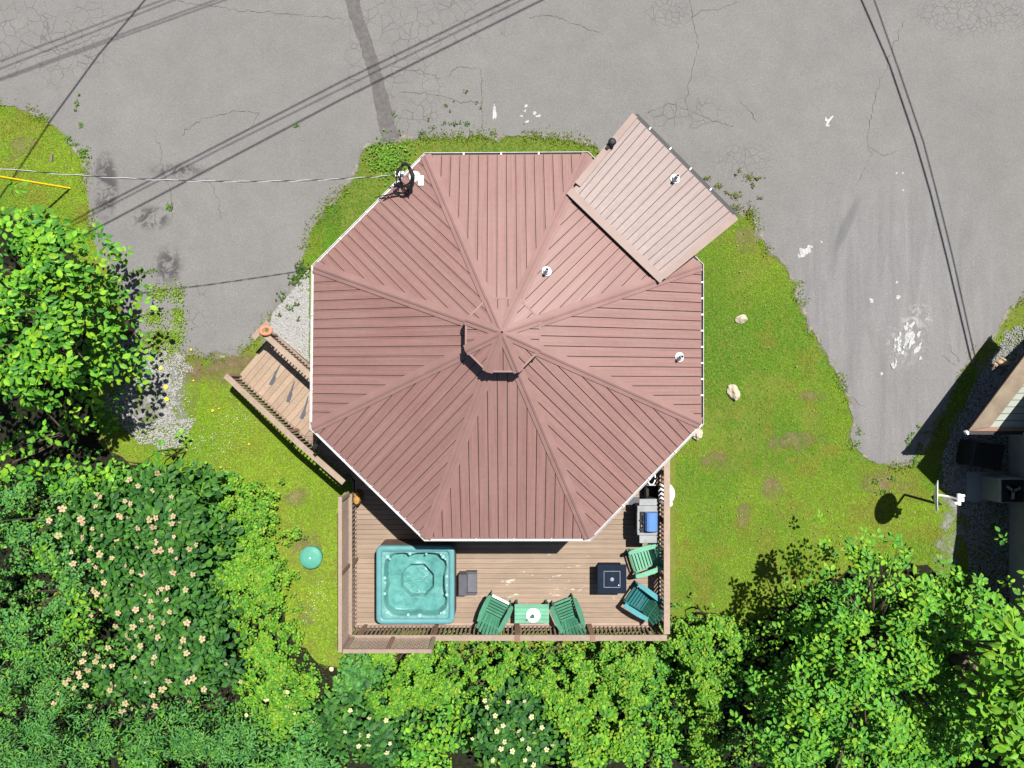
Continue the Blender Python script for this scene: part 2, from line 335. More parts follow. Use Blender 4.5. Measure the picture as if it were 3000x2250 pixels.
# ------------------------------------------------------------------ mesh helpers
class MB:
    def __init__(s): s.v = []; s.f = []; s.uv = None
    def add(s, verts, faces):
        o = len(s.v); s.v += [tuple(p) for p in verts]; s.f += [tuple(i+o for i in f) for f in faces]
    def box(s, c, size, mat=None):
        x, y, z = (k/2 for k in size); c = Vector(c)
        vs = [Vector((a*x, b*y, d*z)) for d in (-1, 1) for a, b in ((-1, -1), (1, -1), (1, 1), (-1, 1))]
        if mat is not None: vs = [mat @ q for q in vs]
        s.add([c+q for q in vs], [(3, 2, 1, 0), (4, 5, 6, 7), (0, 1, 5, 4), (1, 2, 6, 5), (2, 3, 7, 6), (3, 0, 4, 7)])
    def bar(s, a, b, w, t, up=Vector((0, 0, 1))):
        """box from a to b, w wide across, t thick along up"""
        a = Vector(a); b = Vector(b); d = (b-a).normalized(); side = d.cross(up)
        if side.length < 1e-4: side = Vector((1, 0, 0))
        side.normalize(); u = side.cross(d).normalized()
        vs = [e+side*(sx*w/2)+u*(sz*t/2) for e in (a, b) for sx, sz in ((-1, -1), (1, -1), (1, 1), (-1, 1))]
        s.add(vs, [(0, 1, 2, 3), (7, 6, 5, 4), (0, 4, 5, 1), (1, 5, 6, 2), (2, 6, 7, 3), (3, 7, 4, 0)])
    def tube(s, pts, r, n=8, cap=True):
        pts = [Vector(p) for p in pts]; m = len(pts); rr = r if isinstance(r, (list, tuple)) else [r]*m
        vs = []; ref = None
        for i, p in enumerate(pts):
            d = (pts[min(i+1, m-1)]-pts[max(i-1, 0)]).normalized()
            if ref is None: ref = d.orthogonal().normalized()
            ref = (ref-d*ref.dot(d)); ref = ref.normalized() if ref.length > 1e-5 else d.orthogonal().normalized()
            q = d.cross(ref)
            vs += [p+ref*(math.cos(2*math.pi*k/n)*rr[i])+q*(math.sin(2*math.pi*k/n)*rr[i]) for k in range(n)]
        fs = [(i*n+k, i*n+(k+1) % n, (i+1)*n+(k+1) % n, (i+1)*n+k) for i in range(m-1) for k in range(n)]
        if cap: fs += [tuple(range(n))[::-1], tuple(range((m-1)*n, m*n))]
        s.add(vs, fs)
    def lathe(s, prof, c, n=24, sx=1.0, sy=1.0):
        c = Vector(c); vs = []
        for r, z in prof:
            vs += [c+Vector((math.cos(2*math.pi*k/n)*r*sx, math.sin(2*math.pi*k/n)*r*sy, z)) for k in range(n)]
        fs = [(i*n+k, i*n+(k+1) % n, (i+1)*n+(k+1) % n, (i+1)*n+k) for i in range(len(prof)-1) for k in range(n)]
        fs += [tuple(range(n))[::-1], tuple(range((len(prof)-1)*n, len(prof)*n))]
        s.add(vs, fs)
    def prism(s, pts, vec):
        """polygon pts (3-D, convex) extruded along vec"""
        n = len(pts); vec = Vector(vec); top = [Vector(p) for p in pts]; bot = [p-vec for p in top]
        s.add(top+bot, [tuple(range(n)), tuple(range(n, 2*n))[::-1]]+[(i, n+i, n+(i+1) % n, (i+1) % n) for i in range(n)])
    def flat(s, pts):
        tri = tessellate_polygon([[Vector(p) for p in pts]])
        s.add(pts, [t if (Vector(pts[t[1]])-Vector(pts[t[0]])).cross(Vector(pts[t[2]])-Vector(pts[t[0]])).z > 0 else (t[0], t[2], t[1]) for t in tri])
    def slab(s, pts, depth):
        """concave outline with a flat top at its z and a skirt below"""
        s.flat(pts); n = len(pts); o = len(s.v)
        s.v += [tuple(p) for p in pts]+[(p[0], p[1], p[2]-depth) for p in pts]
        s.f += [(o+i, o+(i+1) % n, o+n+(i+1) % n, o+n+i) for i in range(n)]
    def build(s, name, mat, parent=None, smooth=False, uv=None, bevel=0.0, fix=True):
        me = bpy.data.meshes.new(name); me.from_pydata(s.v, [], s.f)
        if uv:
            ul = me.uv_layers.new(name='UVMap')
            for lp in me.loops: ul.data[lp.index].uv = uv(Vector(s.v[lp.vertex_index]))
        elif s.uv:
            ul = me.uv_layers.new(name='UVMap')
            for lp in me.loops: ul.data[lp.index].uv = s.uv[lp.vertex_index]
        if fix or bevel:
            bm = bmesh.new(); bm.from_mesh(me)
            if fix: bmesh.ops.recalc_face_normals(bm, faces=bm.faces)
            if bevel:
                bmesh.ops.bevel(bm, geom=[e for e in bm.edges if len(e.link_faces) == 2 and e.calc_face_angle(0) > 0.5], offset=bevel, segments=1, affect='EDGES')
            bm.to_mesh(me); bm.free()
        if smooth: me.polygons.foreach_set('use_smooth', [True]*len(me.polygons))
        me.materials.append(mat)
        return link(name, me, parent)

def root_of(o):
    while o.parent: o = o.parent
    return o
def link(name, me, parent=None):
    o = bpy.data.objects.new(name, me); COL.objects.link(o)
    if parent is not None:
        o.parent = parent
        r = root_of(parent)
        if parent is r and parent.get('_w'): o.matrix_parent_inverse = Matrix.Translation(-Vector(parent.location))
    return o
def tag(o, label=None, cat=None, group=None, kind=None):
    if label: o['label'] = label
    if cat: o['category'] = cat
    if group: o['group'] = group
    if kind: o['kind'] = kind
    return o
def thing(name, label, cat, loc=(0, 0, 0), group=None, local=False):
    """Empty at the base of a thing. Parts are given in world metres (or in its own axes when local)."""
    o = bpy.data.objects.new(name, None); COL.objects.link(o); o.empty_display_size = 0.2
    o.location = loc; tag(o, label, cat, group)
    if not local: o['_w'] = 1
    return o
def kids(o): return [c for c in bpy.data.objects if c.parent == o]
def copy_thing(o, loc, rz, label, name=None):
    r = o.copy(); COL.objects.link(r); r.location = loc; r.rotation_euler = (0, 0, rz); r['label'] = label
    for c in kids(o):
        d = c.copy(); COL.objects.link(d); d.parent = r
        for g in kids(c):
            e = g.copy(); COL.objects.link(e); e.parent = d
    return r

def fast_mesh(name, V, T, mat, parent=None, tint=None, smooth=False):
    V = np.ascontiguousarray(V, dtype=np.float32); T = np.ascontiguousarray(T, dtype=np.int32)
    me = bpy.data.meshes.new(name); me.vertices.add(len(V)); me.vertices.foreach_set('co', V.ravel())
    me.loops.add(T.size); me.loops.foreach_set('vertex_index', T.ravel())
    me.polygons.add(len(T)); me.polygons.foreach_set('loop_start', np.arange(0, T.size, 3, dtype=np.int32))
    if tint is not None:
        a = me.color_attributes.new('tint', 'FLOAT_COLOR', 'POINT')
        c = np.ones((len(V), 4), dtype=np.float32); c[:, :3] = tint; a.data.foreach_set('color', c.ravel())
    me.update(calc_edges=True)
    me.polygons.foreach_set('use_smooth', [smooth]*len(me.polygons))
    me.materials.append(mat)
    return link(name, me, parent)

def vnoise(x, y, scale, seed=0, octaves=3):
    out = np.zeros_like(x); amp = 1.0; tot = 0
    for o in range(octaves):
        r = np.random.default_rng(seed*97+o).random((256, 256))
        u = x*scale; w = y*scale; iu = np.floor(u).astype(int); iw = np.floor(w).astype(int)
        fu = u-iu; fw = w-iw; fu = fu*fu*(3-2*fu); fw = fw*fw*(3-2*fw)
        g = lambda a, b: r[a % 256, b % 256]
        out += amp*((g(iu, iw)*(1-fu)+g(iu+1, iw)*fu)*(1-fw)+(g(iu, iw+1)*(1-fu)+g(iu+1, iw+1)*fu)*fw)
        tot += amp; amp *= 0.5; scale *= 2.03
    return out/tot
def inside(x, y, poly):
    r = np.zeros(x.shape, bool); n = len(poly)
    for i in range(n):
        x1, y1 = poly[i][:2]; x2, y2 = poly[(i+1) % n][:2]
        if y1 == y2: continue
        c = ((y1 > y) != (y2 > y)) & (x < (x2-x1)*(y-y1)/(y2-y1)+x1); r ^= c
    return r
def rough_line(pts, step=0.12, amp=0.06, seed=1, closed=True):
    """subdivide a world polyline and jitter it like a crumbled edge"""
    rr = random.Random(seed); out = []; n = len(pts)
    for i in range(n if closed else n-1):
        a = Vector(pts[i]); b = Vector(pts[(i+1) % n]); k = max(1, int((b-a).length/step)) if (b-a).length < 12 else 1
        d = (b-a).normalized() if (b-a).length > 0 else Vector((1, 0, 0)); nrm = Vector((-d.y, d.x, 0))
        for j in range(k):
            q = a.lerp(b, j/k)
            if k > 1: q = q+nrm*(rr.gauss(0, amp)*0.7)+d*(rr.gauss(0, amp)*0.3)
            out.append(q)
    if not closed: out.append(Vector(pts[-1]))
    return out

# ------------------------------------------------------------------ ground, lot, gravel
g = MB(); g.flat([(-150, -150, 0), (150, -150, 0), (150, 150, 0), (-150, 150, 0)])
tag(g.build('ground', M['ground']), 'lawn soil lying around the paved lot and the house', kind='structure')

EDGE = [(-700, 240), (-60, 285), (0, 300), (60, 318), (100, 335), (160, 360), (205, 410), (228, 445), (262, 475), (250, 500), (258, 560), (266, 620), (272, 690), (290, 740), (330, 800),
        (350, 850), (365, 930), (390, 985), (470, 1010), (540, 1035), (620, 1048), (700, 1040), (735, 1010), (770, 950), (815, 900), (860, 850), (880, 770), (905, 680), (950, 620), (1000, 560), (1045, 500), (1062, 430),
        (1110, 418), (1190, 404), (1300, 400), (1420, 396), (1560, 398), (1690, 410), (1750, 430), (1810, 500), (1960, 640), (2110, 665), (2150, 625), (2195, 612), (2215, 640), (2228, 700), (2290, 770), (2335, 830), (2340, 870), (2362, 930),
        (2400, 1000), (2430, 1060), (2452, 1090), (2488, 1170), (2500, 1240), (2490, 1280), (2512, 1320), (2545, 1345), (2590, 1364), (2650, 1364), (2682, 1352), (2700, 1310), (2740, 1260), (2770, 1180), (2800, 1120),
        (2850, 1040), (2910, 980), (2960, 900), (3000, 872), (3100, 840), (3900, 700)]
ew = [P(x, y, 0) for x, y in EDGE]
edge_line = rough_line(ew, 0.14, 0.05, 3, closed=False)
lot_poly = [Vector((q.x, q.y, 0.024)) for q in edge_line]+[Vector((120, 20, .024)), Vector((120, 120, .024)), Vector((-120, 120, .024)), Vector((-120, 20, .024))]
m = MB(); m.slab(lot_poly, 0.05)
tag(m.build('parking_lot', M['asphalt'], fix=False), 'weathered grey asphalt lot wrapping around the house', kind='structure')

def ribbon(name, pts, w0, w1, z, mat, seed=0, **k):
    """flat strip along a world polyline with UV across (v = 1 in the middle, 0 at both rims)"""
    mb = MB(); rr = random.Random(seed); vs = []; uv = []
    for i, q in enumerate(pts):
        d = (pts[min(i+1, len(pts)-1)]-pts[max(i-1, 0)]).normalized(); nrm = Vector((-d.y, d.x, 0))
        a = w0*rr.uniform(0.5, 1.3); b = w1*rr.uniform(0.5, 1.3)
        for s_, v_ in ((a, 0.0), (0, 1.0), (-b, 0.0)):
            vs.append(Vector((q.x, q.y, z))+nrm*s_); uv.append((i*0.1, v_))
    fs = []
    for i in range(len(pts)-1):
        for j in range(2): fs.append((i*3+j, i*3+j+1, i*3+j+4, i*3+j+3))
    mb.add(vs, fs); mb.uv = uv
    return mb.build(name, mat, fix=True)
i0 = 2
core = [q for q in edge_line if -19 < q.x < 19]
core = core[::2]
tag(ribbon('dusty_kerb', core, 0.2, 0.2, 0.030, M['dust'], 4), 'pale sandy dust along the crumbled asphalt edge', kind='structure')

def blob(cx, cy, rx, ry, z, n=28, seed=0, jag=0.22, ang=0.0):
    rr = random.Random(seed); pts = []
    ph = [rr.uniform(0, 6.28) for _ in range(4)]
    for k in range(n):
        a = 2*math.pi*k/n; r = 1+jag*(0.5*math.sin(2*a+ph[0])+0.4*math.sin(3*a+ph[1])+0.3*math.sin(5*a+ph[2]))+rr.gauss(0, jag*0.18)
        x, y = math.cos(a)*rx*r, math.sin(a)*ry*r
        pts.append(P(cx+x*math.cos(ang)-y*math.sin(ang), cy+x*math.sin(ang)+y*math.cos(ang), z))
    return pts
def fan(name, pts, z, mat):
    """blob whose UV v is 1 at the centre, 0 at the rim"""
    c = sum(pts, Vector())/len(pts); n = len(pts); mb = MB()
    mid = [c.lerp(p, 0.6) for p in pts]
    mb.add([c]+mid+pts, [(0, 1+i, 1+(i+1) % n) for i in range(n)]+[(1+i, 1+n+i, 1+n+(i+1) % n, 1+(i+1) % n) for i in range(n)])
    mb.uv = [(0, 1)]+[(0.5, 0.8)]*n+[(1, 0)]*n
    return tag(mb.build(name, mat), kind='structure')
for k, (cx, cy, rx, ry) in enumerate([(560, 1080, 110, 60), (650, 1060, 90, 35), (2590, 1415, 110, 55), (2190, 700, 60, 60), (905, 1585, 60, 55), (860, 1455, 70, 40), (2260, 1430, 60, 40), (2180, 1500, 25, 60), (2380, 1160, 50, 30), (2330, 1290, 110, 40), (60, 430, 60, 40), (2095, 1350, 50, 40), (980, 2000, 80, 60), (890, 1800, 40, 60)]):
    fan('bare_soil', blob(cx, cy, rx, ry, 0.0045+0.0006*k, seed=k), 0, M['bare'])
fan('gravel_bed', blob(430, 1130, 150, 185, 0.0285, seed=31, ang=-0.15), 0, M['gravelbed'])
fan('bare_soil', blob(640, 1075, 150, 60, 0.0295, seed=35), 0, M['bare'])
fan('bare_soil', blob(380, 1010, 80, 60, 0.0275, seed=36), 0, M['dust'])
fan('gravel_bed', blob(845, 960, 95, 160, 0.0285, seed=32, ang=0.35), 0, M['gravelbed'])
fan('gravel_bed', blob(2860, 1330, 120, 460, 0.018, seed=33, ang=0.2), 0, M['gravelbed'])

SHADE_LITTER = [(-250, 600), (120, 640), (230, 760), (270, 1000), (270, 1180), (310, 1320), (480, 1400), (640, 1490), (760, 1570), (820, 1700), (840, 1850), (950, 1960), (1050, 1950), (1300, 1925), (1960, 1925), (2060, 1860), (2250, 1800), (2420, 1700), (2560, 1640), (2720, 1650), (2790, 1740), (3200, 1750), (3300, 2500), (-300, 2500)]
m = MB(); m.flat(rough_line([P(x, y, 0.012) for x, y in SHADE_LITTER], .25, .12, 77))
tag(m.build('shade_litter', M['shadelitter']), 'leaf litter coloured near black for the shade under bushes and trees', kind='structure')
# patched trench strip, dark cracks, paint spills
pl = [(1002, -30), (1018, 30), (1046, 110), (1072, 190), (1090, 260), (1100, 320), (1118, 420)]
pr = [(1050, -30), (1060, 30), (1085, 110), (1112, 190), (1130, 260), (1148, 320), (1170, 415)]
L = rough_line([P(x, y, .029) for x, y in pl], 0.12, 0.022, 5, False); R = rough_line([P(x, y, .029) for x, y in pr], 0.12, 0.022, 6, False)
m = MB(); m.flat(L+R[::-1])
tag(m.build('trench_patch', M['patch']), 'darker asphalt patch strip crossing the lot', kind='structure')
CR = [[(455, 395), (470, 430), (472, 480), (485, 520), (500, 560), (508, 610), (500, 650)], [(600, 520), (622, 545), (640, 590), (648, 640)], [(2020, 0), (2030, 60), (2045, 140), (2030, 200), (2015, 260), (2010, 300)],
      [(2015, 60), (2060, 30), (2110, 25), (2160, 5)], [(2650, 60), (2610, 150), (2600, 190), (2560, 290), (2545, 380), (2540, 430), (2555, 450), (2530, 500), (2515, 530)], [(2540, 430), (2590, 455), (2630, 440)],
      [(1410, 500), (1415, 420), (1412, 300), (1410, 200), (1340, 195), (1310, 225)], [(1160, 210), (1230, 205), (1290, 230)], [(1550, 50), (1620, 45), (1680, 70), (1760, 95)], [(1170, 270), (1260, 275), (1340, 295), (1400, 300)],
      [(2450, 1130), (2500, 1170), (2530, 1190)], [(2760, 1040), (2800, 1070)], [(2780, 1010), (2810, 1060)], [(380, 880), (420, 860), (470, 830)], [(530, 395), (590, 350), (690, 325), (755, 330), (740, 370)],
      [(190, 60), (240, 90), (250, 160), (300, 190)], [(60, 120), (130, 150), (210, 140), (290, 100)], [(520, 5), (700, 30), (900, 45), (1000, 55)], [(2170, 300), (2200, 330), (2220, 360)], [(1900, 330), (1960, 300), (2010, 320), (2080, 350), (2150, 370)]]
m = MB()
for k, c in enumerate(CR):
    pts = rough_line([P(x, y, 0.0275) for x, y in c], 0.09, 0.035, 50+k, False)
    for a, b in zip(pts[:-1], pts[1:]):
        d = (b-a); nrm = Vector((-d.y, d.x, 0)).normalized()*random.uniform(0.002, 0.0075)
        m.add([a-nrm, a+nrm, b+nrm*0.9, b-nrm*0.9], [(0, 3, 2, 1)])
tag(m.build('pavement_cracks', M['crack']), 'thin dark cracks wandering over the asphalt', kind='structure')
def spill(pts_list, name='paint_spill'):
    mb = MB()
    for k, (x, y, rx, ry, a) in enumerate(pts_list): mb.flat(blob(x, y, rx, ry, 0.0285+.0004*k, 14, k*3+int(x), 0.5, a))
    return tag(mb.build(name, M['whitepaint']), kind='structure')
spill([(1448, 325, 4, 22, 0), (1450, 338, 5, 10, 0)]); spill([(1541, 310, 3, 6, 0.4), (1566, 331, 6, 4, 0), (1577, 340, 7, 4, 0), (1545, 356, 5, 4, 0), (1538, 325, 3, 3, 0), (1528, 340, 4, 3, 0)])
spill([(2428, 355, 3, 14, 0.5), (2421, 350, 3, 9, -0.4), (2424, 366, 5, 6, 0), (2436, 345, 3, 8, 0.5)])
spill([(2360, 735, 14, 10, 0.3), (2350, 742, 9, 12, 0), (2373, 722, 7, 5, 0), (2407, 709, 4, 3, 0), (2341, 750, 5, 5, 0)])
sp = []
for k in range(46):
    u = random.gauss(0, 1); w = random.gauss(0, 1)
    if k < 22: sp.append((2672+u*11+w*6, 985+w*26-u*4, random.uniform(2, 6), random.uniform(4, 13), 0.45))
    elif k < 36: sp.append((2633+u*7, 1005+w*18, random.uniform(2, 4), random.uniform(3, 9), 0.1))
    else: sp.append((2618+u*7, 1062+w*10, random.uniform(2, 4), random.uniform(2, 6), 0))
spill(sp); spill([(2690, 910, 30, 20, 0.2)][:0]+[(2627, 827, 4, 3, 0), (2583, 1095, 3, 5, 0), (2645, 507, 3, 3, 0), (2627, 507, 3, 3, 0), (2646, 557, 3, 3, 0), (2553, 880, 6, 6, 0), (2632, 870, 7, 5, 0)])

# ------------------------------------------------------------------ octagonal house
ZD = 0.55; ZE = 3.15
CORN = [(1245, 452), (1722, 449), (2057, 776), (2057, 1241), (1729, 1580), (1245, 1580), (912, 1254), (917, 780)]
E = [P(1485+(x-1485)*.9865, 1015+(y-1015)*.9865, ZE) for x, y in CORN]
AP2 = P(1471, 974, 5.2); AP = Vector((AP2.x, AP2.y, 4.78))
house = thing('octagonal_house', 'eight-sided house with brown ribbed metal roof and entrance porch', 'house', (AP.x, AP.y, 0))
cen = sum(E, Vector())/8
def inset(k, z): return [Vector((cen.x+(e.x-cen.x)*k, cen.y+(e.y-cen.y)*k, z)) for e in E]
w = MB()
wi, wb = inset(0.885, ZE+0.08), inset(0.885, 0)
w.add(wi+wb, [(i, (i+1) % 8, 8+(i+1) % 8, 8+i) for i in range(8)]); w.build('wall', M['siding'], house)
w = MB(); a = inset(0.99, ZE-0.05); b = inset(0.88, ZE-0.05)
w.add(a+b, [(i, (i+1) % 8, 8+(i+1) % 8, 8+i) for i in range(8)]); w.build('soffit', M['tan'], house)
roof = MB(); roof.add(E+[AP]+inset(1.0, ZE-0.14), [(i, (i+1) % 8, 8) for i in range(8)]+[(i, 9+i, 9+(i+1) % 8, (i+1) % 8) for i in range(8)])
roof_o = roof.build('roof', M['under'], house)

class Face:
    def __init__(s, e0, e1, ap):
        s.o = Vector(e0); s.u = (Vector(e1)-s.o); s.L = s.u.length; s.u.normalize()
        s.n = s.u.cross(Vector(ap)-s.o).normalized()
        if s.n.z < 0: s.n = -s.n
        s.s = s.n.cross(s.u).normalized()
        if s.s.z < 0: s.s = -s.s
        d = Vector(ap)-s.o; s.a0 = d.dot(s.u); s.b0 = d.dot(s.s)
    def h(s, a): return max(0.0, s.b0*(a/s.a0 if a < s.a0 else (s.L-a)/(s.L-s.a0)))
    def pt(s, a, b, up=0.0): return s.o+s.u*a+s.s*b+s.n*up
    def hit(s, px, py):
        o = Vector((0, 0, H)); d = P(px, py, 0)-o; return o+d*((s.o-o).dot(s.n)/d.dot(s.n))
    def uv(s): return lambda p: ((p-s.o).dot(s.u), (p-s.o).dot(s.s))

def panels(face, parent, mat, pitch=0.229, gap=0.0075, margin=0.07, ovh=0.04, rib=True, offs=None):
    k = int(math.ceil(face.L/pitch)); off = (face.L-k*pitch)/2 if offs is None else offs
    for i in range(k+1):
        a1 = max(0.02, off+i*pitch+gap); a2 = min(face.L-0.02, off+(i+1)*pitch-gap)
        if a2-a1 < 0.03: continue
        sh = lambda a: max(0.0, face.h(a)-margin)
        pts = [(a1, -ovh), (a2, -ovh), (a2, sh(a2))]
        if a1 < face.a0 < a2: pts.append((face.a0, sh(face.a0)))
        pts.append((a1, sh(a1)))
        if max(sh(a1), sh(a2)) < 0.02: continue
        mb = MB(); mb.prism([face.pt(a, b, 0.022) for a, b in pts], face.n*0.018)
        if rib and sh(a2) > 0.15:
            r = a2-0.012
            mb.prism([face.pt(r-0.012, -ovh, 0.031), face.pt(r+0.008, -ovh, 0.031), face.pt(r+0.008, sh(a2)-0.02, 0.031), face.pt(r-0.012, sh(a2)-0.02, 0.031)], face.n*0.0095)
        mb.build('roof_panel', mat, parent, uv=face.uv())

def hip(pa, pb, f0, f1, wing, lift, parent, mat, name='hip_cap'):
    """folded metal cap over a hip from pa up to pb"""
    pa = Vector(pa); pb = Vector(pb); d = (pb-pa).normalized(); mb = MB(); sec = []
    for f, sg in ((f0, 1), (f1, -1)):
        sd_ = f.n.cross(d).normalized()
        mid = f.pt(f.L/2, f.b0*0.3)
        if (mid-pa).dot(sd_) < 0: sd_ = -sd_
        sec.append((sd_, f.n))
    up = (f0.n+f1.n).normalized()
    ofs = [sec[0][0]*wing+sec[0][1]*(lift-0.028), sec[0][0]*wing+sec[0][1]*lift, sec[0][0]*wing*0.32+sec[0][1]*(lift+0.004), sec[0][0]*wing*0.28+sec[0][1]*(lift+0.022), up*(lift+0.03),
           sec[1][0]*wing*0.28+sec[1][1]*(lift+0.022), sec[1][0]*wing*0.32+sec[1][1]*(lift+0.004), sec[1][0]*wing+sec[1][1]*lift, sec[1][0]*wing+sec[1][1]*(lift-0.028)]
    n = len(ofs)
    mb.add([pa+o for o in ofs]+[pb+o for o in ofs], [(i, i+1, n+i+1, n+i) for i in range(n-1)]+[tuple(range(n))])
    return mb.build(name, mat, parent)

FACES = [Face(E[i], E[(i+1) % 8], AP) for i in range(8)]
for f in FACES: panels(f, roof_o, M['roof'])
CUPF = 0.172
for i in range(8): hip(E[i].lerp(AP, -0.004), E[i].lerp(AP, 1-CUPF+0.02), FACES[i], FACES[i-1], 0.135, 0.046, roof_o, M['cap'])
# raised vented cap at the top
cup = MB(); CB = [AP.lerp(e, CUPF) for e in E]; CT = [c+Vector((0, 0, 0.435)) for c in CB]
CIN = [AP.lerp(e, CUPF*0.8) for e in E]
cup.add(CT+[AP2+Vector((0, 0, 0.015))], [(i, (i+1) % 8, 8) for i in range(8)])
cup.add([c+Vector((0, 0, .2)) for c in CIN]+[c-Vector((0, 0, .2)) for c in CIN], [(i, (i+1) % 8, 8+(i+1) % 8, 8+i) for i in range(8)])
cup.add(CT+[c-Vector((0, 0, .045)) for c in CT], [(i, (i+1) % 8, 8+(i+1) % 8, 8+i) for i in range(8)])
cup_o = cup.build('roof_cupola', M['under'], house)
CF = [Face(CT[i], CT[(i+1) % 8], AP2+Vector((0, 0, .015))) for i in range(8)]
for f in CF: panels(f, cup_o, M['roof'], margin=0.05, ovh=0.0)
for i in range(8): hip(CT[i], AP2+Vector((0, 0, 0.02)), CF[i], CF[i-1], 0.115, 0.045, cup_o, M['cap'])

for i in range(8):
    mb = MB(); mb.bar(CT[i]+Vector((0, 0, .028)), CT[(i+1) % 8]+Vector((0, 0, .028)), .04, .02); mb.build('cupola_trim', M['cap'], cup_o)
# gutters with hangers
for i in range(8):
    a, b = E[i], E[(i+1) % 8]; u = (b-a).normalized(); nn = Vector((u.y, -u.x, 0))
    if nn.dot(a-cen) < 0: nn = -nn
    dark = i in (0, 1, 2); mb = MB()
    t8 = math.tan(math.radians(22.5))
    def cs(o, z, e): return (a-u*(o*t8) if e == 0 else b+u*(o*t8))+nn*o+Vector((0, 0, z))
    prof = [(0.03, -0.03), (0.03, -0.10), (0.085, -0.10), (0.10, -0.015), (0.112, -0.015), (0.112, -0.12), (0.02, -0.12), (0.02, -0.03)]
    n = len(prof)
    mb.add([cs(o, z, 0) for o, z in prof]+[cs(o, z, 1) for o, z in prof], [(k, (k+1) % n, n+(k+1) % n, n+k) for k in range(n)]+[tuple(range(n)), tuple(range(n, 2*n))])
    gm = M['gutterwhite'] if i != 3 else M['grey']
    go = mb.build('gutter', gm, house)
    bd = MB(); z_ = -0.09 if dark else -0.045
    bd.add([cs(.032, z_, 0), cs(.094 if not dark else .084, z_, 0), cs(.094 if not dark else .084, z_, 1), cs(.032, z_, 1)], [(0, 1, 2, 3)])
    bd.build('gutter_bed', M['gutterdark'] if dark else (M['grey'] if i in (3, 7) else M['gutterwhite']), go)
    ln = (b-a).length
    gs = 0.4 if i == 2 else 0.93
    for k in range(1, int(ln/gs)):
        if i == 1 and 0.6 < k*gs < ln-0.5: continue
        h_ = MB(); h_.bar(a+u*(k*gs)+nn*0.02+Vector((0, 0, -.012)), a+u*(k*gs)+nn*0.108+Vector((0, 0, -.012)), 0.035 if dark else 0.03, 0.008); h_.build('gutter_hanger', M['white'], go)

# entrance porch roof
NE = FACES[1]
T1, T2 = NE.hit(1668, 572)+NE.n*0.09, NE.hit(1928, 822)+NE.n*0.09
Fz = 3.22; F1, F2 = P(1858, 341, Fz), P(2154, 638, Fz)
nrm = (F2-F1).cross(T1-F1).normalized(); nrm = nrm if nrm.z > 0 else -nrm
po = MB(); po.prism([T1, T2, F2, F1], nrm*0.12); porch_o = po.build('porch_roof', M['under'], house)
pu = (F2-F1).normalized(); K = 17
def puv(p): return ((p-F1).dot(pu), (p-F1).dot((T1-F1).normalized()))
for k in range(K):
    s0, s1 = k/K, (k+1)/K; g_ = 0.0019
    mb = MB(); q = [F1.lerp(F2, s0+g_)+nrm*0.02, F1.lerp(F2, s1-g_)+nrm*0.02, T1.lerp(T2, s1-g_)+nrm*0.02, T1.lerp(T2, s0+g_)+nrm*0.02]
    mb.prism(q, nrm*0.018)
    r0, r1 = s1-g_-0.0052, s1-g_-0.0008
    mb.prism([F1.lerp(F2, r0)+nrm*.031, F1.lerp(F2, r1)+nrm*.031, T1.lerp(T2, r1)+nrm*.031, T1.lerp(T2, r0)+nrm*.031], nrm*0.0105)
    mb.build('roof_panel', M['porch'], porch_o, uv=puv)
def trim(a, b, w_, t_, mat, name, up): mb = MB(); mb.bar(a, b, w_, t_, up); return mb.build(name, mat, porch_o)
trim(T1+nrm*0.06-(T2-T1)*0.02, T2+nrm*0.06+(T2-T1)*0.02, 0.2, 0.03, M['porchcap'], 'transition_cap', nrm)
trim(F1+nrm*0.055, T1.lerp(F1, 0.1)+nrm*0.055, 0.16, 0.03, M['porchcap'], 'rake_trim', nrm)
trim(F2+nrm*0.055, T2.lerp(F2, 0.03)+nrm*0.055, 0.16, 0.03, M['porchcap'], 'rake_trim', nrm)
for A_, B_ in ((F1, T1), (F2, T2)):
    trim(A_-Vector((0, 0, .10)), B_-Vector((0, 0, .10)), 0.035, 0.2, M['porchcap'], 'barge_board', Vector((0, 0, 1)))
fo = (F1-T1).normalized(); fo.z = 0; fo.normalize()
gq = MB(); gq.bar(F1+fo*0.06-Vector((0, 0, .05)), F2+fo*0.06-Vector((0, 0, .05)), 0.1, 0.1)
gq.build('porch_gutter', M['black'], house)
for k in range(1, 5):
    hb = MB(); c = F1.lerp(F2, k/5-0.06); hb.bar(c+fo*0.03+Vector((0, 0, .012)), c+fo*0.1+Vector((0, 0, .008)), 0.03, 0.01); hb.build('gutter_hanger', M['white'], house)
for s_ in (0.06, 0.94):
    pp = F1.lerp(F2, s_)-fo*0.25; mb = MB(); mb.box((pp.x, pp.y, 1.55), (0.14, 0.14, 3.1)); mb.build('porch_post', M['rail'], house)
slab_pts = [F1.lerp(F2, 0.02), F1.lerp(F2, 0.98), T2, T1]
mb = MB(); mb.prism([Vector((q.x, q.y, 0.16)) for q in slab_pts], (0, 0, 0.16)); mb.build('porch_slab', M['dust'].copy() if False else M['patch'], house)

